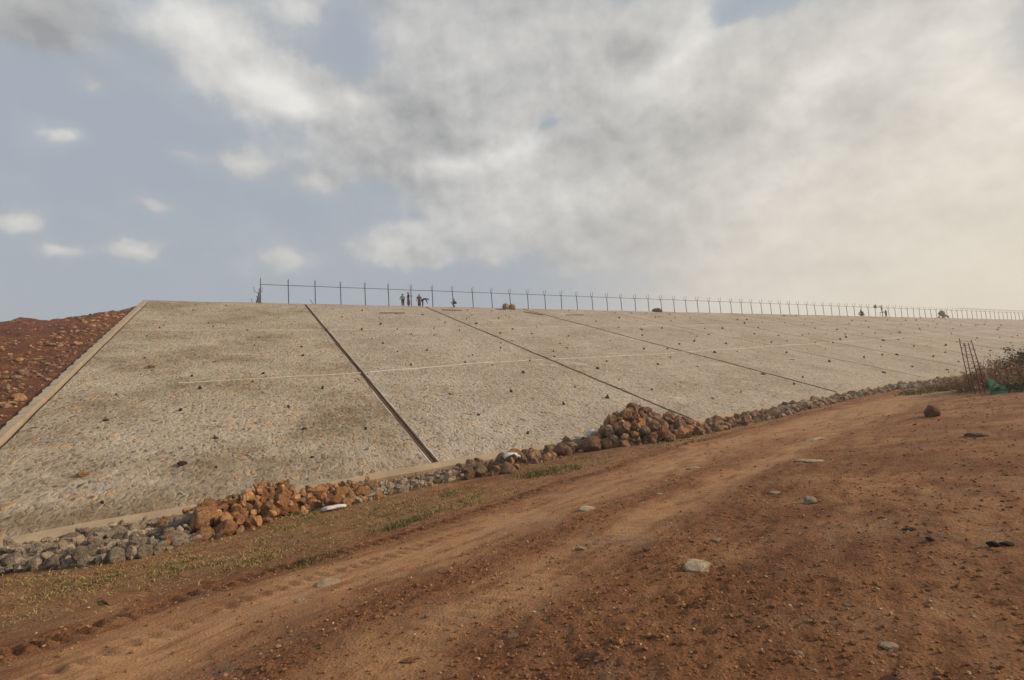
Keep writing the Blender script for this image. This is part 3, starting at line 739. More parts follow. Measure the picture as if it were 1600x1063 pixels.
for mt, nm, lb in (('G', 'rubble', 'small grey rubble between the larger stones at the foot of the slope'), ('B', 'rubble', 'small brown rubble between the larger stones at the foot of the slope'), ('O', 'rubble', 'small orange rubble in the rock piles')):
    it = [(x, y, z, r*1.1, 1) for (x, y, z, r, m_, zn, px) in SP[NIND:] if m_ == mt]
    # crumbs filling gaps
    for _ in range({'G': 900, 'B': 700, 'O': 500}[mt]):
        q = SP[rng.randint(len(SP))]
        if q[4] != mt: continue
        x = q[0]+rng.normal(0, .35); y = q[1]+rng.normal(0, .35); r = rng.uniform(.03, .09); it.append((x, y, gz(x, y, False)+r*.4, r, .8))
    if it: tag(merged(nm, it, MATS[mt], ROCKS_LO, F2), lb, 'rubble', kind='stuff')

# soil core inside the two piles
# single stones on the road and the open soil
ONE = [  # px, py, radius px, flat, material, label
    (1458, 651, 11, 1.2, 'B', 'upright reddish brown boulder alone on the track at the right'),
    (1266, 786, 10, .75, 'P', 'pale squarish stone standing on the open red ground right of centre'),
    (1090, 888, 26, .30, 'P', 'largest pale flat stone embedded in the red ground in the foreground'),
    (1120, 845, 11, .4, 'P', 'small pale flat stone embedded behind the largest flat one, right of its twin'),
    (1089, 849, 8, .4, 'P', 'small pale stone embedded behind the largest flat one, left of its twin'),
    (918, 797, 17, .35, 'P', 'long pale flat stone half buried in the wheel track at centre'),
    (908, 860, 11, .5, 'P', 'pale stone half buried left of the tyre cleat marks'),
    (1010, 863, 7, .6, 'G', 'small grey stone between two pale stones in the foreground'),
    (1265, 720, 22, .22, 'P', 'wide pale flat stone flush with the soil beyond the pale squarish stone'),
    (1273, 688, 15, .22, 'P', 'pale flat stone flush with the track, farthest of the flat ones'),
    (1083, 733, 11, .3, 'P', 'small pale flat stone in the track below the boulder heap'),
    (1210, 771, 9, .3, 'P', 'small pale flat stone left of the pale squarish stone'),
    (515, 912, 22, .18, 'P', 'long pale flat slab embedded at the left edge of the track'),
    (470, 938, 10, .2, 'P', 'small pale flat stone beside the long slab at the left of the track'),
    (1030, 773, 7, .3, 'P', 'tiny pale stone in the track near the centre'),
    (1554, 855, 8, .6, 'D', 'left one of two dark clods at the right edge'),
    (1574, 853, 8, .5, 'D', 'right one of two dark clods at the right edge'),
    (1421, 828, 9, .35, 'D', 'dark flat clod on the red ground at the right'),
    (1455, 845, 6, .7, 'B', 'small brown clod left of the two dark clods'),
    (1525, 682, 13, .45, 'B', 'dark lumpy clod of earth and roots lying on the soil at the right'),
    (185, 975, 20, .30, 'O', 'orange flat stone poking out of the dry grass at lower left'),
    (195, 937, 34, .12, 'O', 'long orange rock ledge flush with the soil at lower left'),
    (332, 908, 11, .3, 'O', 'small orange stone in the dry grass at left'),
    (780, 1007, 12, .35, 'O', 'orange stone in the clods at bottom centre'),
    (640, 1035, 15, .25, 'O', 'flat orange stone near the bottom of the picture'),
    (800, 992, 10, .2, 'G', 'grey flat stone among clods near the bottom centre'),
    (1390, 1010, 12, .3, 'P', 'pale stone chip near the bottom right'),
    (1325, 945, 9, .35, 'G', 'grey stone chip at lower right'),
    (1250, 1025, 6, .7, 'P', 'little pale pebble at the bottom right of the cleat marks'),
    (128, 744, 0, 1, 'O', ''),
]
for (px, py, rp, fl_, mt, lb) in ONE:
    if not rp: continue
    p = ground_at(px, py); dist = np.linalg.norm(p-EYE); r = rp/FPX*dist*.9
    o = place_rock(p[0], p[1], gz(p[0], p[1])+r*fl_*(-.05 if fl_ < .5 else .40), r, MATS[mt], lb, None, (4 if px == 1458 else 4*rng.randint(3)), fl_, (random.uniform(-.12, .12), random.uniform(-.12, .12), random.uniform(0, 6)))
# loose stones lying on the pitched slope, roughly in rows
SLP = [(128, 744, 7, 'O', 'orange-brown stone lying on the lower left of the stained panel'), (284, 727, 7, 'D', 'dark flat stone low on the stained panel, right of the orange-brown one'),
       (236, 575, 5, 'B', 'brown stone high on the stained panel near the edge beam')]
for (px, py, rp, mt, lb) in SLP:
    s_, t_ = on_slope(px, py); p = S(s_, t_); r = rp/FPX*np.linalg.norm(p-EYE)
    place_rock(*(p+NS*r*.4), r, MATS[mt], lb, None, 0, .6, (0.1, .2, 1.0))
pl = ['small dark stone sticking out of the nearest stained stone-pitched panel', 'small dark stone sticking out of the pale panel between the two drains',
      'small dark stone sticking out of the panel right of the second drain', 'small dark stone sticking out of the panel between third and fourth joints']
plf = 'small dark stone sticking out of the hazy far part of the stone slope'
DARKP = [rock_shape(I2, 300+i, 7, .1, 1.3, .6) for i in range(6)]
dm = []
for V in DARKP:
    me = npmesh('weep_stone', V, F2, True); me.materials.append(M_rockD); dm.append(me)
cnt = 0
SI = [-5.4]
while SI[-1] < 185: SI.append(SI[-1]+3.1+.016*max(SI[-1], 0))
for si in SI:
    for ti in np.arange(2.2, 47, 3.6 if si < 40 else 4.6):
        if rng.rand() < .25: continue
        s_ = si+rng.normal(0, .55)+.03*ti; t_ = ti+rng.normal(0, .8)
        if t_ > t_toe(s_)-1.2: continue
        k = int(np.searchsorted([float(joint_s(j, t_)) for j in range(0, 6)], s_))-1
        if abs(s_-float(joint_s(max(k, 0), t_))) < .5 or abs(s_-float(joint_s(k+1, t_))) < .5: continue
        if cnt >= 298: continue
        cnt += 1
        r = rng.uniform(.08, .16)*(.85 if s_ < 8 else 1)*(1+.004*max(s_, 0))
        o = link('weep_stone', dm[rng.randint(6)]); o.location = tuple(S(s_, t_, r*.2)); o.scale = (r, r, r*rng.uniform(.7, 1.5)); o.rotation_euler = (rng.normal(0, .3), rng.normal(0, .3), rng.uniform(0, 6))
        tag(o, pl[k] if k < 4 else plf, 'stone', f'stones sticking out of panel {["one","two","three","four"][k]}' if k < 4 else 'stones sticking out of the far panels')
print('slope stones', cnt)

# rough stones in the red earth slope at the left
it = []; itp = []
for _ in range(2300):
    s_ = -8.3-abs(rng.normal(0, 3.5)); t_ = rng.uniform(3, 46)
    te_ = np.interp(s_, [-60, -24, -17, -15.15, -14.6, -14.0, -12.64, -11.12, -9.42, -7.7], [30, 22, 15.5, 13.3, 11.3, 11.6, 12.2, 9.2, 5.9, 2.2])
    if t_ < te_+.6: continue
    dens = .25+.75*min(1, t_/28)
    if rng.rand() > dens: continue
    r = .05+(.26 if s_ > -11 else .15)*rng.rand()**4; p = S(s_, t_)
    m_ = p[:2] @ n[:2]
    rg = -.5*np.abs(fbm(np.array([s_])*1.6, np.array([m_])*.25, 1.0, 3))+.55*fbm(np.array([s_]), np.array([m_]), .35, 3)+.30*fbm(np.array([s_]), np.array([m_]), 1.6, 4, .6)
    z = HC-(CD-m_)*math.tan(AL)-.12+float(rg[0])*.42*np.clip((-7.9-s_)/1.5, .15, 1)+CAMZ
    (it if rng.rand() < .8 else itp).append((p[0], p[1], z+r*.15, r, .75))
tag(merged('embankment_stones', it, M_rockB, ROCKS_LO, F2), 'loose brown stones scattered over the red earth slope at the left', 'stones', kind='stuff')
tag(merged('embankment_stones', itp, M_rockO, ROCKS_LO, F2), 'loose orange stones scattered over the red earth slope at the left', 'stones', kind='stuff')

# gravel and clods strewn over the open ground
GRV = [rock_shape(I1, 400+i, 4, .1, .8, .7) for i in range(8)]
M_clod = mat_rock('soil_crumbs', (.34, .155, .072), (.54, .28, .14), (.26, .11, .052))
def gravel(cnt, rmin, rmax, mat, lb, zone=None):
    r_ = np.exp(rng.uniform(math.log(2.6), math.log(40), cnt)); az = rng.uniform(-math.radians(58), math.radians(62), cnt)
    x = r_*np.sin(az); y = r_*np.cos(az); trk, clod, gr, v, al = zones(x, y)
    keep = rng.rand(cnt) < zone(trk, clod, gr, v, x, y)
    s_ = x*u[0]+y*u[1]; m_ = x*n[0]+y*n[1]; keep &= m_ < CD-(HC-zt(s_))/math.tan(AL)-.6
    x, y, r_ = x[keep], y[keep], r_[keep]; z = heights(x, y)+CAMZ
    rad = (rmin+(rmax-rmin)*rng.rand(len(x))**4.0)*(.75+r_*.05)
    it = [(a, b, c+d*.25, d, .7) for a, b, c, d in zip(x, y, z, rad)]
    tag(merged('gravel', it, mat, GRV, F1), lb, 'gravel', kind='stuff')
gravel(60000, .003, .024, M_clod, 'brown gravel strewn over the red ground', lambda t, c, g, v, x, y: np.clip(.55+.5*c-.55*t+.4*(fbm(x, y, .8, 3)), .06, 1))
gravel(16000, .003, .026, M_rockO, 'orange crumbs of laterite strewn over the ground', lambda t, c, g, v, x, y: np.clip(.15+.9*c-.15*t, .04, 1))
gravel(9000, .003, .018, M_rockP, 'pale grit strewn over the ground', lambda t, c, g, v, x, y: np.clip(.25+.7*fbm(x, y, .6, 3)-.3*t, .03, 1))
gravel(3500, .003, .016, M_rockB, 'dark brown crumbs strewn over the ground', lambda t, c, g, v, x, y: np.clip(.4+.3*c-.4*t, .03, 1))

# ------------------------------------------------------------------ grass and weeds
def mat_leaf(name, cols, tl=.25):
    m, t, b = pbsdf(name, .8); gm = t.new('ShaderNodeNewGeometry')
    st = [(i/(len(cols)-1) if len(cols) > 1 else 0, c) for i, c in enumerate(cols)]
    t.put(b.inputs['Base Color'], t.cramp(gm.outputs['Random Per Island'], st)); return m
M_grass = mat_leaf('mixed_grass', [(.065, .07, .026), (.15, .135, .05), (.34, .24, .09), (.46, .31, .13)])
M_green = mat_leaf('green_leaf', [(.06, .07, .025), (.11, .115, .042), (.22, .18, .07), (.32, .23, .10)])
M_dryl = mat_leaf('dry_leaf', [(.20, .11, .055), (.36, .215, .10), (.54, .37, .19)])
M_dkgr = mat_leaf('dark_green_leaf', [(.018, .032, .012), (.035, .055, .018), (.055, .08, .028)])
def blades(P, hgt, wid, lean=.5):
    """P (k,3) base points -> two-triangle bent blades"""
    k = len(P); a = rng.uniform(0, 2*PI, k); dx = np.stack([np.cos(a), np.sin(a), 0*a], 1)
    ln = rng.normal(0, lean, (k, 2)); h = hgt*(.5+rng.rand(k)); wv = wid*(.6+.8*rng.rand(k))
    tip = P+np.stack([ln[:, 0]*h, ln[:, 1]*h, h], 1); mid = P+np.stack([ln[:, 0]*h*.3, ln[:, 1]*h*.3, h*.6], 1)
    V = np.stack([P-dx*wv[:, None], P+dx*wv[:, None], mid+dx*wv[:, None]*.7, mid-dx*wv[:, None]*.7, tip], 1).reshape(-1, 3)
    i = np.arange(k)[:, None]*5
    F_ = np.vstack([np.hstack([i, i+1, i+2]), np.hstack([i, i+2, i+3]), np.hstack([i+3, i+2, i+4])])
    return V, F_
cnt = 700000
r_ = np.exp(rng.uniform(math.log(4), math.log(26), cnt)); az = rng.uniform(-math.radians(56), math.radians(28), cnt)
x = r_*np.sin(az); y = r_*np.cos(az); trk, clod, gr, v, al = zones(x, y)
tuft = np.clip(fbm(x, y, 2.6, 3)*3.2+.15, 0, 1); patch = np.clip(fbm(x+40, y, .7, 3)*2.6+.35, 0, 1)
s_ = x*u[0]+y*u[1]; m_ = x*n[0]+y*n[1]
keep = (rng.rand(cnt) < gr*(.10+tuft)*(.25+patch)*.85) & (m_ < CD-(HC-zt(s_))/math.tan(AL)-.7)
x, y, r_ = x[keep], y[keep], r_[keep]
P = np.stack([x, y, heights(x, y)+CAMZ-.005], 1)
V, F_ = blades(P, .045, .003+.0004*r_, 1.1)
tag(link('grass', npmesh('grass', V, F_), M_grass), 'short dry yellow-green grass growing between the rubble and the wheel track', 'grass', kind='stuff')
print('grass', len(x))
cnt = 260000
r_ = np.exp(rng.uniform(math.log(3), math.log(24), cnt)); az = rng.uniform(-math.radians(58), math.radians(25), cnt)
x = r_*np.sin(az); y = r_*np.cos(az); trk, clod, gr, v, al = zones(x, y); s_ = x*u[0]+y*u[1]; m_ = x*n[0]+y*n[1]
keep = (rng.rand(cnt) < np.clip((v-2.3)/.6, 0, 1)*np.clip(fbm(x*1.4, y, 1.6, 4)*2.4+.35, 0.03, 1)*.5) & (m_ < CD-(HC-zt(s_))/math.tan(AL)-.7)
x, y, r_ = x[keep], y[keep], r_[keep]
V, F_ = blades(np.stack([x, y, heights(x, y)+CAMZ-.003], 1), .012, .0028+.0004*r_, 3.5)
tag(link('dry_litter', npmesh('dry_litter', V, F_), mat_leaf('straw_litter', [(.09, .055, .025), (.22, .13, .055), (.42, .27, .12), (.55, .40, .20)])), 'flattened straw and dry grass litter on the verge left of the track', 'litter', kind='stuff')
def weed(px, py, rx, ry, hgt, num, mat, lb, wid=.006):
    c = ground_at(px, py)
    k = num; a = rng.uniform(0, 2*PI, k); q = np.sqrt(rng.rand(k))
    x = c[0]+rx*q*np.cos(a)*.8+ry*q*np.sin(a)*.4; y = c[1]+ry*q*np.sin(a)+rx*q*np.cos(a)*.5
    x += rng.normal(0, rx*.25, k); y += rng.normal(0, rx*.25, k); kp = fbm(x, y, 4.5, 3)+rng.normal(0, .12, k) > .02; x, y = x[kp], y[kp]
    P = np.stack([x, y, heights(x, y)+CAMZ-.01], 1)
    V, F_ = blades(P, hgt, wid, .6)
    o = link('weed_clump', npmesh('weed_clump', V-c, F_), mat, None, tuple(c)); tag(o, lb, 'weeds', 'weed clumps beside the track', 'stuff')
weed(622, 822, .55, .35, .09, 1400, M_green, 'small bright green weed clump at the edge of the dry grass left of the track', .006)
weed(862, 738, .9, .5, .12, 1600, M_green, 'green weed clump below the rubble, left of the boulder heap', .010)
weed(705, 795, .6, .4, .07, 900, M_grass, 'yellow-green weed clump beside the first tyre marks', .007)
weed(480, 880, .5, .3, .06, 700, M_green, 'low greyish weed clump at the left edge of the tyre marks', .005)
weed(1440, 612, 1.7, .8, .2, 1300, M_green, 'low green weed clump on the far verge left of the dry shrub', .03)
weed(1478, 608, 1.2, .6, .2, 800, M_green, 'second low green weed clump, nearest the leaning bars', .03)
weed(125, 912, .4, .2, .05, 500, M_grass, 'little weed clump at the left below the grey rubble', .005)

# shrubs: stems plus many leaves
def shrub(name, px, py, w_, d_, h_, stems, leaves, msl, mlf, lb, cat, lsz=.05, grp=None, dist=None, lean=(0, 0)):
    if dist is None: c = ground_at(px, py)
    else:
        d = ray(px, py); c = d*dist; c = np.array([c[0], c[1], gz(c[0], c[1], False)])
    root = empty(name, tuple(c)); tag(root, lb, cat, grp)
    b = MB(); tips = []
    for _ in range(stems):
        a = rng.uniform(0, 2*PI); q = rng.rand()**.6; e = np.array([math.cos(a)*w_*q+lean[0], math.sin(a)*d_*q+lean[1], h_*(1-.5*q*q)*rng.uniform(.6, 1.05)])
        s0 = np.array([math.cos(a)*w_*q*.25, math.sin(a)*d_*q*.25, -.05]); m_ = (s0+e)/2+rng.normal(0, .08*h_, 3)
        b.tube([s0, m_, e], [.018*h_**.5, .012*h_**.5, .004], 4, False); tips.append((s0, m_, e))
        for _ in range(3):
            f = rng.uniform(.4, .95); p0 = m_*(1-f)+e*f; p1 = p0+rng.normal(0, .16*h_, 3)+[0, 0, .08*h_]; b.tube([p0, p1], [.007*h_**.5, .003], 3, False); tips.append((p0, (p0+p1)/2, p1))
    b.build('stems', msl, root)
    T_ = np.array([[t[0], t[1], t[2]] for t in tips]); k = rng.randint(len(T_), size=leaves); f = rng.rand(leaves)[:, None]**.6
    P = T_[k, 1]*(1-f)+T_[k, 2]*f+rng.normal(0, .05*h_, (leaves, 3)); P[:, 2] = np.maximum(P[:, 2], 0)
    A = rng.normal(size=(leaves, 3)); A /= np.linalg.norm(A, axis=1)[:, None]; B = np.cross(A, rng.normal(size=(leaves, 3))); B /= np.linalg.norm(B, axis=1)[:, None]
    sz = lsz*(.5+rng.rand(leaves))[:, None]
    V = np.stack([P-A*sz, P-B*sz*.45, P+A*sz, P+B*sz*.45], 1).reshape(-1, 3); i = np.arange(leaves)[:, None]*4
    link('foliage', npmesh('foliage', V, np.hstack([i, i+1, i+2, i+3])), mlf, root)
    return root
M_twig = simple('dry_twigs', (.30, .185, .10), .9)
SG = 'scrub at the right edge'
shrub('dry_shrub', 1510, 612, 1.3, .9, 1.1, 70, 500, M_twig, M_dryl, 'brown leafless-looking dry shrub left of the leaning bars', 'shrub', .05, SG)
shrub('dry_shrub', 1490, 608, .8, .6, .6, 30, 350, M_twig, M_dryl, 'low dry shrub at the far left of the scrub, beside the rubble row', 'shrub', .05, SG)
shrub('dry_shrub', 1560, 606, 1.9, 1.1, 1.6, 110, 1000, M_twig, M_dryl, 'tall straw-coloured dry shrub behind the green net', 'shrub', .06, SG)
shrub('dry_shrub', 1592, 606, 1.8, 1.1, 1.6, 90, 900, M_twig, M_dryl, 'straw-coloured dry shrub under the dark green bush at the edge', 'shrub', .06, SG)
shrub('dry_shrub', 1640, 606, 2.4, 1.4, 1.6, 70, 900, M_twig, M_dryl, 'dry shrub mostly beyond the right edge', 'shrub', .06, SG)
shrub('green_bush', 1604, 604, .7, .7, 2.1, 45, 2400, M_wood, M_dkgr, 'dark green bush cut by the right edge of the picture', 'shrub', .07, SG)
shrub('low_bush', 1592, 612, 1.2, .5, .4, 30, 900, M_wood, M_dkgr, 'low dark bush beside the green net, under the green bush', 'shrub', .06, SG)

# leaning cage of rusty bars with the green net
c = ground_at(1524, 616); dist = np.linalg.norm(c-EYE)
cage = empty('rebar_cage', tuple(c)); tag(cage, 'tall narrow cage of rusty bars leaning left beside the green net', 'rebar cage')
top = ray(1506, 530)*dist+EYE-c
bars = []
for (a, b_) in ((0, 0), (.32, .05), (.62, .1), (.25, .5)):
    p0 = np.array([a, b_, -.1]); p1 = top+np.array([a*.75, b_, rng.uniform(-.25, .15)]); md = (p0+p1)/2+rng.normal(0, .05, 3)
    bars.append((p0, md, p1)); MB().tube([p0, md, p1], .022, 6).build('bar', M_rust, cage, True)
for f in np.arange(.12, 1.0, .12):
    q = []
    for (p0, md, p1) in bars: q.append(p0*(1-f)+p1*f)
    MB().tube([q[0]-(.1, 0, 0), q[1], q[2], q[3], q[0]], .009, 5).build('tie', M_rust, cage)
c2 = ground_at(1556, 616); d2 = np.linalg.norm(c2-EYE)
def wp(px, py, d=d2): return ray(px, py)*d+EYE
A = wp(1540, 589); B = wp(1581, 608, d2*1.02); C_ = wp(1577, 618, d2*.98); D_ = wp(1543, 617, d2*.99)
k = 14; V = []
for i in range(k):
    for j in range(k):
        a = i/(k-1); b_ = j/(k-1); P = (A*(1-a)+B*a)*(1-b_)+(D_*(1-a)+C_*a)*b_
        V.append(P+np.array([.03, -.12, 0])*math.sin(a*9+b_*2)*(.4+b_)+np.array([0, 0, -.25])*math.sin(PI*a)*(1-b_)*.15)
V = np.array(V); Fg = grid_faces(k, k); Vb = V+np.array([0, .02, 0])
me = npmesh('green_net', np.vstack([V, Vb])-A, np.vstack([Fg, Fg[:, ::-1]+k*k]), True)
nt = link('green_net', me, M_net, None, tuple(A)); tag(nt, 'green shade net sheet slung beside the leaning rusty bars', 'net')

# sacks and scraps
def sack(px, py, L, W_, H_, mat, lb, rot=0.0, slope=False, grp=None, seed=0, nm='sack', lift=0.0):
    if slope: s_, t_ = on_slope(px, py); p = S(s_, t_)+NS*H_*.4
    else: p = ground_at(px, py); p = p+np.array([0, 0, H_*.4+lift])
    V = I2.copy(); r = np.random.RandomState(seed); V = np.sign(V)*np.abs(V)**.72
    ph = r.uniform(0, 9, 4)
    V = V*(1+.22*np.sin(V[:, :1]*5+ph[0])*np.sin(V[:, 1:2]*6+ph[1])+.12*np.sin(V[:, :1]*13+V[:, 1:2]*9+ph[2])+.09*np.sin(V[:, 2:]*15+V[:, :1]*7+ph[3]))
    V[:, 2] -= .25*np.abs(V[:, 0])**2
    V = V/np.abs(V).max(0)*np.array([L/2, W_/2, H_/2])
    o = link(nm, npmesh(nm, V, F2, True), mat, None, tuple(p)); o.rotation_euler = (random.uniform(-.1, .1), random.uniform(-.1, .1), rot); tag(o, lb, 'sack', grp); return o
sack(800, 724, .72, .42, .34, M_sackw, 'crumpled white sack lying in the rubble right of the first drain', .5, seed=1, lift=.12)
sack(522, 797, .68, .3, .10, M_sackw, 'flat white sack lying on the grass at the right end of the reddish pile', .6, seed=2, lift=.03)
sack(927, 691, .55, .4, .36, M_sackw, 'small white sack wedged in the left end of the large boulder heap', .3, seed=3, lift=.3)
sack(790, 483, 1.15, .9, 1.0, M_sackb, 'left one of two plump brown sacks on the crest', .8, True, 'brown sacks on the crest', 4)
sack(800, 483.5, 1.05, .9, .95, M_sackb, 'right one of two plump brown sacks on the crest', .2, True, 'brown sacks on the crest', 5)
sack(1010, 489.5, .9, .5, .2, M_sackw, 'white scrap near the crest, left of the dark tarpaulin', .3, True, 'white scraps high on the slope', 6, 'cloth_scrap')
sack(1030, 495.5, 1.2, .4, .15, M_sackw, 'white scrap on the slope just below the dark tarpaulin', -.4, True, 'white scraps high on the slope', 7, 'cloth_scrap')
sack(1097, 506, 1.0, .7, .2, M_sackw, 'white scrap on the slope right of and below the dark tarpaulin', .3, True, 'white scraps high on the slope', 8, 'cloth_scrap')
sack(1237, 562, .9, .4, .15, M_sackw, 'white scrap lower on the hazy slope, far from the crest', .1, True, 'white scraps high on the slope', 9, 'cloth_scrap')
o = sack(1027, 487.5, 2.2, .9, .75, M_rockD, 'dark tarpaulin heap slumped on the crest under the fence', PI/2-PHI, True, None, 11, 'tarpaulin'); o['category'] = 'tarpaulin'
# poles lying near the crest
for (x0, y0, x1, y1, lb) in ((593, 490, 632, 490, 'thin dark pole lying high on the slope below the two standing workers'), (690, 485, 722, 486, 'thin dark pole lying near the crest beside the crouching worker'),
                             (775, 484, 790, 485, 'short dark pole lying left of the brown sacks'), (818, 488, 848, 493, 'dark pole lying askew near the crest right of the brown sacks'), (884, 493, 912, 493, 'thin dark pole lying high on the slope between third and fourth joints')):
    a = S(*on_slope(x0, y0), .06); b_ = S(*on_slope(x1, y1), .06)
    o = MB().tube([a, (a+b_)/2+NS*.02, b_], .05, 6).build('pole', M_wood, loc=tuple(a)); tag(o, lb, 'pole', 'poles lying near the crest')

# ------------------------------------------------------------------ people on the crest
def skin_mesh(name, J, E_, R_, mat, parent, sub=1, loc=None):
    me = bpy.data.meshes.new(name); me.from_pydata([tuple(j) for j in J], E_, [])
    o = bpy.data.objects.new(name, me); COL.objects.link(o)
    md = o.modifiers.new('s', 'SKIN'); 
    for i, r in enumerate(R_):
        rr = r if isinstance(r, tuple) else (r, r)
        me.skin_vertices[0].data[i].radius = rr
    me.skin_vertices[0].data[0].use_root = True
    md2 = o.modifiers.new('d', 'SUBSURF'); md2.levels = sub; md2.render_levels = sub
    bpy.context.view_layer.update(); dg = bpy.context.evaluated_depsgraph_get()
    nm = bpy.data.meshes.new_from_object(o.evaluated_get(dg)); nm.name = name
    bpy.data.objects.remove(o); bpy.data.meshes.remove(me)
    for p in nm.polygons: p.use_smooth = True
    nm.materials.clear(); nm.materials.append(mat)
    o = bpy.data.objects.new(name, nm); COL.objects.link(o); o.parent = parent
    return o
M_skin = simple('brown_skin', (.13, .07, .045), .6, .1, 9, .1)
M_hair = simple('black_hair', (.015, .013, .012), .6)
def cloth(nm, c): return simple(nm, c, .85, .15, 8, .3)
C_white = cloth('white_cotton', (.45, .45, .44)); C_dark = cloth('dark_trousers', (.035, .035, .045)); C_grey = cloth('grey_shirt', (.18, .18, .19)); C_maroon = cloth('maroon_sari', (.10, .04, .05)); C_blue = cloth('blue_shirt', (.06, .08, .13))
# joints of a standing figure, x = right, y = forward, z = up
STAND = dict(pel=(0, 0, .95), wai=(0, 0, 1.1), che=(0, .0, 1.33), nck=(0, .0, 1.47), hd=(0, .02, 1.60), cr=(0, .01, 1.70),
             shl=(-.18, 0, 1.40), ell=(-.25, .02, 1.13), wrl=(-.24, .12, .90), shr=(.18, 0, 1.40), elr=(.25, .02, 1.13), wrr=(.24, .12, .90),
             hpl=(-.09, 0, .92), knl=(-.11, .03, .50), anl=(-.12, 0, .09), hpr=(.09, 0, .92), knr=(.11, .03, .50), anr=(.12, 0, .09))
def pose(**k): d = dict(STAND); d.update(k); return {a: np.array(b, float) for a, b in d.items()}
SQUAT = pose(pel=(0, -.18, .30), wai=(0, -.12, .43), che=(0, .0, .66), nck=(0, .08, .80), hd=(0, .12, .92), cr=(0, .12, 1.02), shl=(-.18, .03, .72), ell=(-.24, .22, .52), wrl=(-.15, .42, .40), shr=(.18, .03, .72), elr=(.24, .22, .52), wrr=(.15, .42, .40),
             hpl=(-.1, -.18, .28), knl=(-.17, .22, .46), anl=(-.13, .0, .09), hpr=(.1, -.18, .28), knr=(.17, .22, .46), anr=(.13, 0, .09))
BEND = pose(che=(0, .34, 1.16), wai=(0, .10, 1.08), nck=(0, .48, 1.14), hd=(0, .60, 1.08), cr=(0, .68, 1.02), shl=(-.18, .40, 1.12), ell=(-.20, .44, .85), wrl=(-.15, .52, .60), shr=(.18, .40, 1.12), elr=(.20, .44, .85), wrr=(.15, .52, .60), pel=(0, -.05, .95))
def person(p, yaw, J, top, bot, lb, hat=None, robe=False, sc=1.0, grp=None):
    root = empty('person', tuple(p)); root.rotation_euler = (0, 0, yaw); root.scale = (sc*1.22, sc*1.22, sc); tag(root, lb, 'person', grp)
    k = ['pel', 'wai', 'che', 'nck', 'hd', 'cr', 'shl', 'ell', 'wrl', 'shr', 'elr', 'wrr', 'hpl', 'knl', 'anl', 'hpr', 'knr', 'anr']
    P = [J[a] for a in k]; ix = {a: i for i, a in enumerate(k)}
    R_ = [(.13, .10), (.12, .09), (.14, .10), .05, (.078, .09), .065, .055, .042, .03, .055, .042, .03, .08, .058, .038, .08, .058, .038]
    E_ = [('pel', 'wai'), ('wai', 'che'), ('che', 'nck'), ('nck', 'hd'), ('hd', 'cr'), ('che', 'shl'), ('shl', 'ell'), ('ell', 'wrl'), ('che', 'shr'), ('shr', 'elr'), ('elr', 'wrr'), ('pel', 'hpl'), ('hpl', 'knl'), ('knl', 'anl'), ('pel', 'hpr'), ('hpr', 'knr'), ('knr', 'anr')]
    E_ = [(ix[a], ix[b]) for a, b in E_]
    fwd = np.array([0, 1.0, 0])
    for sd in 'lr':        # feet, palms, five fingers
        a = ix['an'+sd]; P.append(J['an'+sd]+fwd*.08+[0, 0, -.05]); R_.append(.036); E_.append((a, len(P)-1)); P.append(J['an'+sd]+fwd*.17+[0, 0, -.06]); R_.append(.026); E_.append((len(P)-2, len(P)-1))
        wv = J['wr'+sd]-J['el'+sd]; wv /= np.linalg.norm(wv); sg = -1 if sd == 'l' else 1
        sv = np.cross(wv, [sg*1.0, 0, 0]); sv /= np.linalg.norm(sv)+1e-9
        P.append(J['wr'+sd]+wv*.075); R_.append((.036, .02)); pi_ = len(P)-1; E_.append((ix['wr'+sd], pi_))
        for q, ln in ((-.028, .06), (-.010, .075), (.010, .07), (.028, .055)):
            P.append(P[pi_]+sv*q+wv*.02); R_.append(.009); E_.append((pi_, len(P)-1)); P.append(P[-1]+wv*ln*.9+np.array([-sg*.02, 0, 0])); R_.append(.007); E_.append((len(P)-2, len(P)-1))
        P.append(J['wr'+sd]+wv*.035+sv*.045); R_.append(.010); E_.append((ix['wr'+sd], len(P)-1)); P.append(P[-1]+wv*.045); R_.append(.008); E_.append((len(P)-2, len(P)-1))
    hd = J['hd']; fd = np.cross([1.0, 0, 0], (J['cr']-J['nck'])); fd = -fd if fd[1] < 0 else fd; fd = fd/np.linalg.norm(fd)
    P.append(hd+fd*.095-(J['cr']-hd)*.15); R_.append(.014); E_.append((ix['hd'], len(P)-1))      # nose
    for sg in (-1, 1): P.append(hd+np.array([sg*.085, 0, 0])); R_.append((.012, .022)); E_.append((ix['hd'], len(P)-1))   # ears
    body = skin_mesh('body', P, E_, R_, M_skin, root)
    def garment(nm, ks, rs, es, mat):
        q = [J[a] if isinstance(a, str) else a for a in ks]; skin_mesh(nm, q, es, rs, mat, root)
    garment('shirt', ['wai', 'che', 'nck', 'shl', 'ell', 'shr', 'elr', J['pel']+(0, 0, .03)], [(.145, .115), (.17, .125), .06, .075, .055, .075, .055, (.15, .12)],
            [(7, 0), (0, 1), (1, 2), (1, 3), (3, 4), (1, 5), (5, 6)], top)
    if robe:
        q = (J['anl']+J['anr'])/2; garment('robe', ['pel', (J['knl']+J['knr'])/2, q+(0, 0, .06)], [(.17, .14), (.19, .16), (.21, .18)], [(0, 1), (1, 2)], bot)
    else:
        garment('trousers', ['pel', 'hpl', 'knl', J['anl']+(0, 0, .05), 'hpr', 'knr', J['anr']+(0, 0, .05)], [(.14, .115), .1, .078, .06, .1, .078, .06], [(0, 1), (1, 2), (2, 3), (0, 4), (4, 5), (5, 6)], bot)
    upd = (J['cr']-hd); upd /= np.linalg.norm(upd)
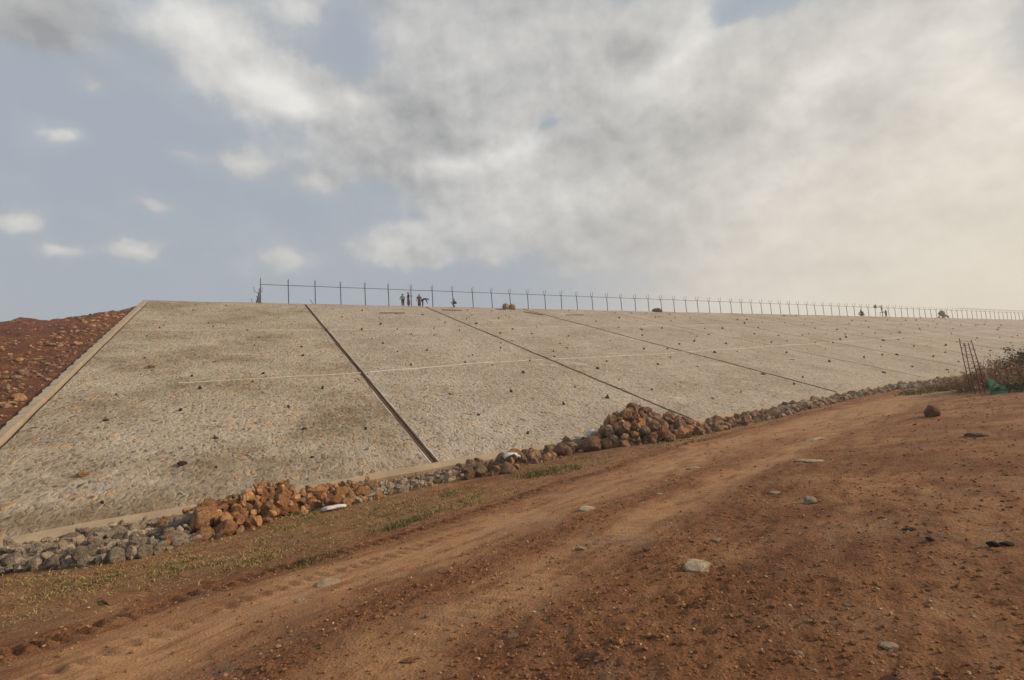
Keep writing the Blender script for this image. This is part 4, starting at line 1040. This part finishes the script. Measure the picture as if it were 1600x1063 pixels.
    V = I1*np.array([.098, .108, .07]) if hat is None else I1*np.array([.115, .125, .085])
    cpos = hd+upd*.075-fd*.02
    link('hair' if hat is None else 'headcloth', npmesh('h', V+cpos, F1, True), hat or M_hair, root)
    return root
def atcrest(px, py, back=.3, lift=0.0):
    s_, t_ = on_slope(px, py); return crest(s_, back, lift)
G1 = 'workers on the crest'
person(atcrest(633, 480), .9, pose(ell=(-.27, .08, 1.14), wrl=(-.16, .28, 1.05)), C_grey, C_dark, 'worker in a light shirt and dark trousers standing on the crest, leftmost of the people', grp=G1, sc=1.0)
person(atcrest(641.3, 480), -1.2, pose(elr=(.3, .1, 1.2), wrr=(.2, .3, 1.25)), C_dark, C_maroon, 'tall dark-clothed worker standing in front of a fence post', robe=True, grp=G1, sc=1.12)
person(atcrest(660, 481), .4, pose(), C_maroon, C_maroon, 'worker in a long dark maroon robe beside a bending worker', robe=True, grp=G1, sc=1.0)
person(atcrest(664.6, 481), -PI/2+.2, BEND, C_dark, C_dark, 'worker in dark clothes bending forward at the top of the second drain', grp=G1, sc=1.0)
person(atcrest(715.5, 483, -.2), 1.4, pose(pel=(0, -.1, .62), wai=(0, -.05, .76), che=(0, .05, 1.0), nck=(0, .1, 1.14), hd=(0, .13, 1.26), cr=(0, .14, 1.36), shl=(-.18, .06, 1.06), ell=(-.25, .1, .8), wrl=(-.16, .3, .68), shr=(.18, .06, 1.06), elr=(.25, .1, .8), wrr=(.16, .3, .68), hpl=(-.1, -.1, .6), hpr=(.1, -.1, .6), knl=(-.14, .22, .48), knr=(.14, .22, .48)),
       C_grey, C_dark, 'worker in a light shirt with a white headcloth half crouching at the crest', hat=C_white, grp=G1)
person(atcrest(1341.5, 493.5), 1.9, SQUAT, C_dark, C_dark, 'worker squatting alone on the far crest', grp=G1, sc=1.5)
person(atcrest(1387.5, 495.5), 1.6, pose(elr=(.3, .2, 1.3), wrr=(.25, .45, 1.35)), C_grey, C_dark, 'worker standing on the far crest, reaching towards a taller one', grp=G1, sc=1.05)
# step ladder for the tall one
def crp(px, py, m=0.0):
    s_, t_ = on_slope(px, py); return s_
s_l = crp(1382, 495.3); pb = crest(s_l, .4)
lad = empty('step_ladder', tuple(pb)); tag(lad, 'small wooden trestle on the far crest with a worker on it', 'trestle')
for a in (-.3, .3):
    for b2 in (-.35, .35): MB().tube([(a*1.2, b2*1.2, 0), (a, b2, 1.1)], .035, 5).build('leg', M_wood, lad)
MB().box((0, 0, 1.12), (.45, 0, 0), (0, .45, 0), (0, 0, .03)).build('top_board', M_wood, lad)
person(pb+zv*1.15, 1.2, pose(elr=(.3, .25, 1.4), wrr=(.2, .5, 1.5), ell=(-.3, .2, 1.4), wrl=(-.2, .45, 1.5)), C_white, C_dark, 'tallest figure, in a pale shirt, standing raised on a trestle on the far crest', grp=G1)
s_2 = crp(1375.5, 495); P2 = crest(s_2, 1.0, PH-.35)
person(P2, 2.4, SQUAT, C_dark, C_dark, 'dark figure perched on top of the fence near the trestle', grp=G1, sc=.95)
s_3 = crp(1373, 495)

# concrete mixer far right on the crest
s_m = crp(1487, 499); pb = crest(s_m, .2, 0)
mx = empty('concrete_mixer', tuple(pb)); tag(mx, 'grey machine like a concrete mixer with a dark lower engine on the far crest', 'mixer')
M_mix = simple('dusty_grey_paint', (.16, .12, .115), .7); M_mdk = simple('dark_machine_steel', (.06, .065, .06), .7)
MB().tube([-u*.9+zv*.9, -u*.6+zv*1.15, -u*.1+zv*1.45, u*.25+zv*1.62], [.35, .72, .72, .38], 14).build('drum', M_mix, mx, True)
fr = MB()
for q in (-.5, .5): fr.tube([-u*1.1+n*q+zv*.35, u*1.9+n*q+zv*.35], .06, 5).tube([-u*.6+n*q+zv*.35, -u*.2+n*q+zv*1.2], .06, 5)
fr.build('frame', M_mdk, mx)
MB().box(u*1.2+zv*.62, u*.5, n*.38, zv*.27).box(u*1.2+zv*.95, u*.2, n*.2, zv*.07).build('engine', M_mdk, mx)
for a in (-.7, 1.5):
    for q in (-.62, .62): MB().tube([u*a+n*(q-.07)+zv*.33, u*a+n*(q+.07)+zv*.33], .33, 14).build('wheel', M_mdk, mx)
MB().tube([u*1.9+zv*.35, u*2.4+zv*.25], .04, 5).build('drawbar', M_mdk, mx)

# ------------------------------------------------------------------ air
hm = bpy.data.materials.new('dusty_air'); hm.use_nodes = True; t = NT(hm.node_tree); t.n.clear()
pv = t.new('ShaderNodeVolumePrincipled'); pv.inputs['Color'].default_value = (.95, .90, .82, 1); pv.inputs['Density'].default_value = .0012; pv.inputs['Anisotropy'].default_value = .3
ot = t.new('ShaderNodeOutputMaterial'); t.l.new(pv.outputs[0], ot.inputs['Volume'])
hb = MB().box((10, 180, 7.5), (440, 0, 0), (0, 260, 0), (0, 0, 13.0)).build('haze', hm); tag(hb, 'pale dusty air over the whole site', 'haze', kind='stuff')
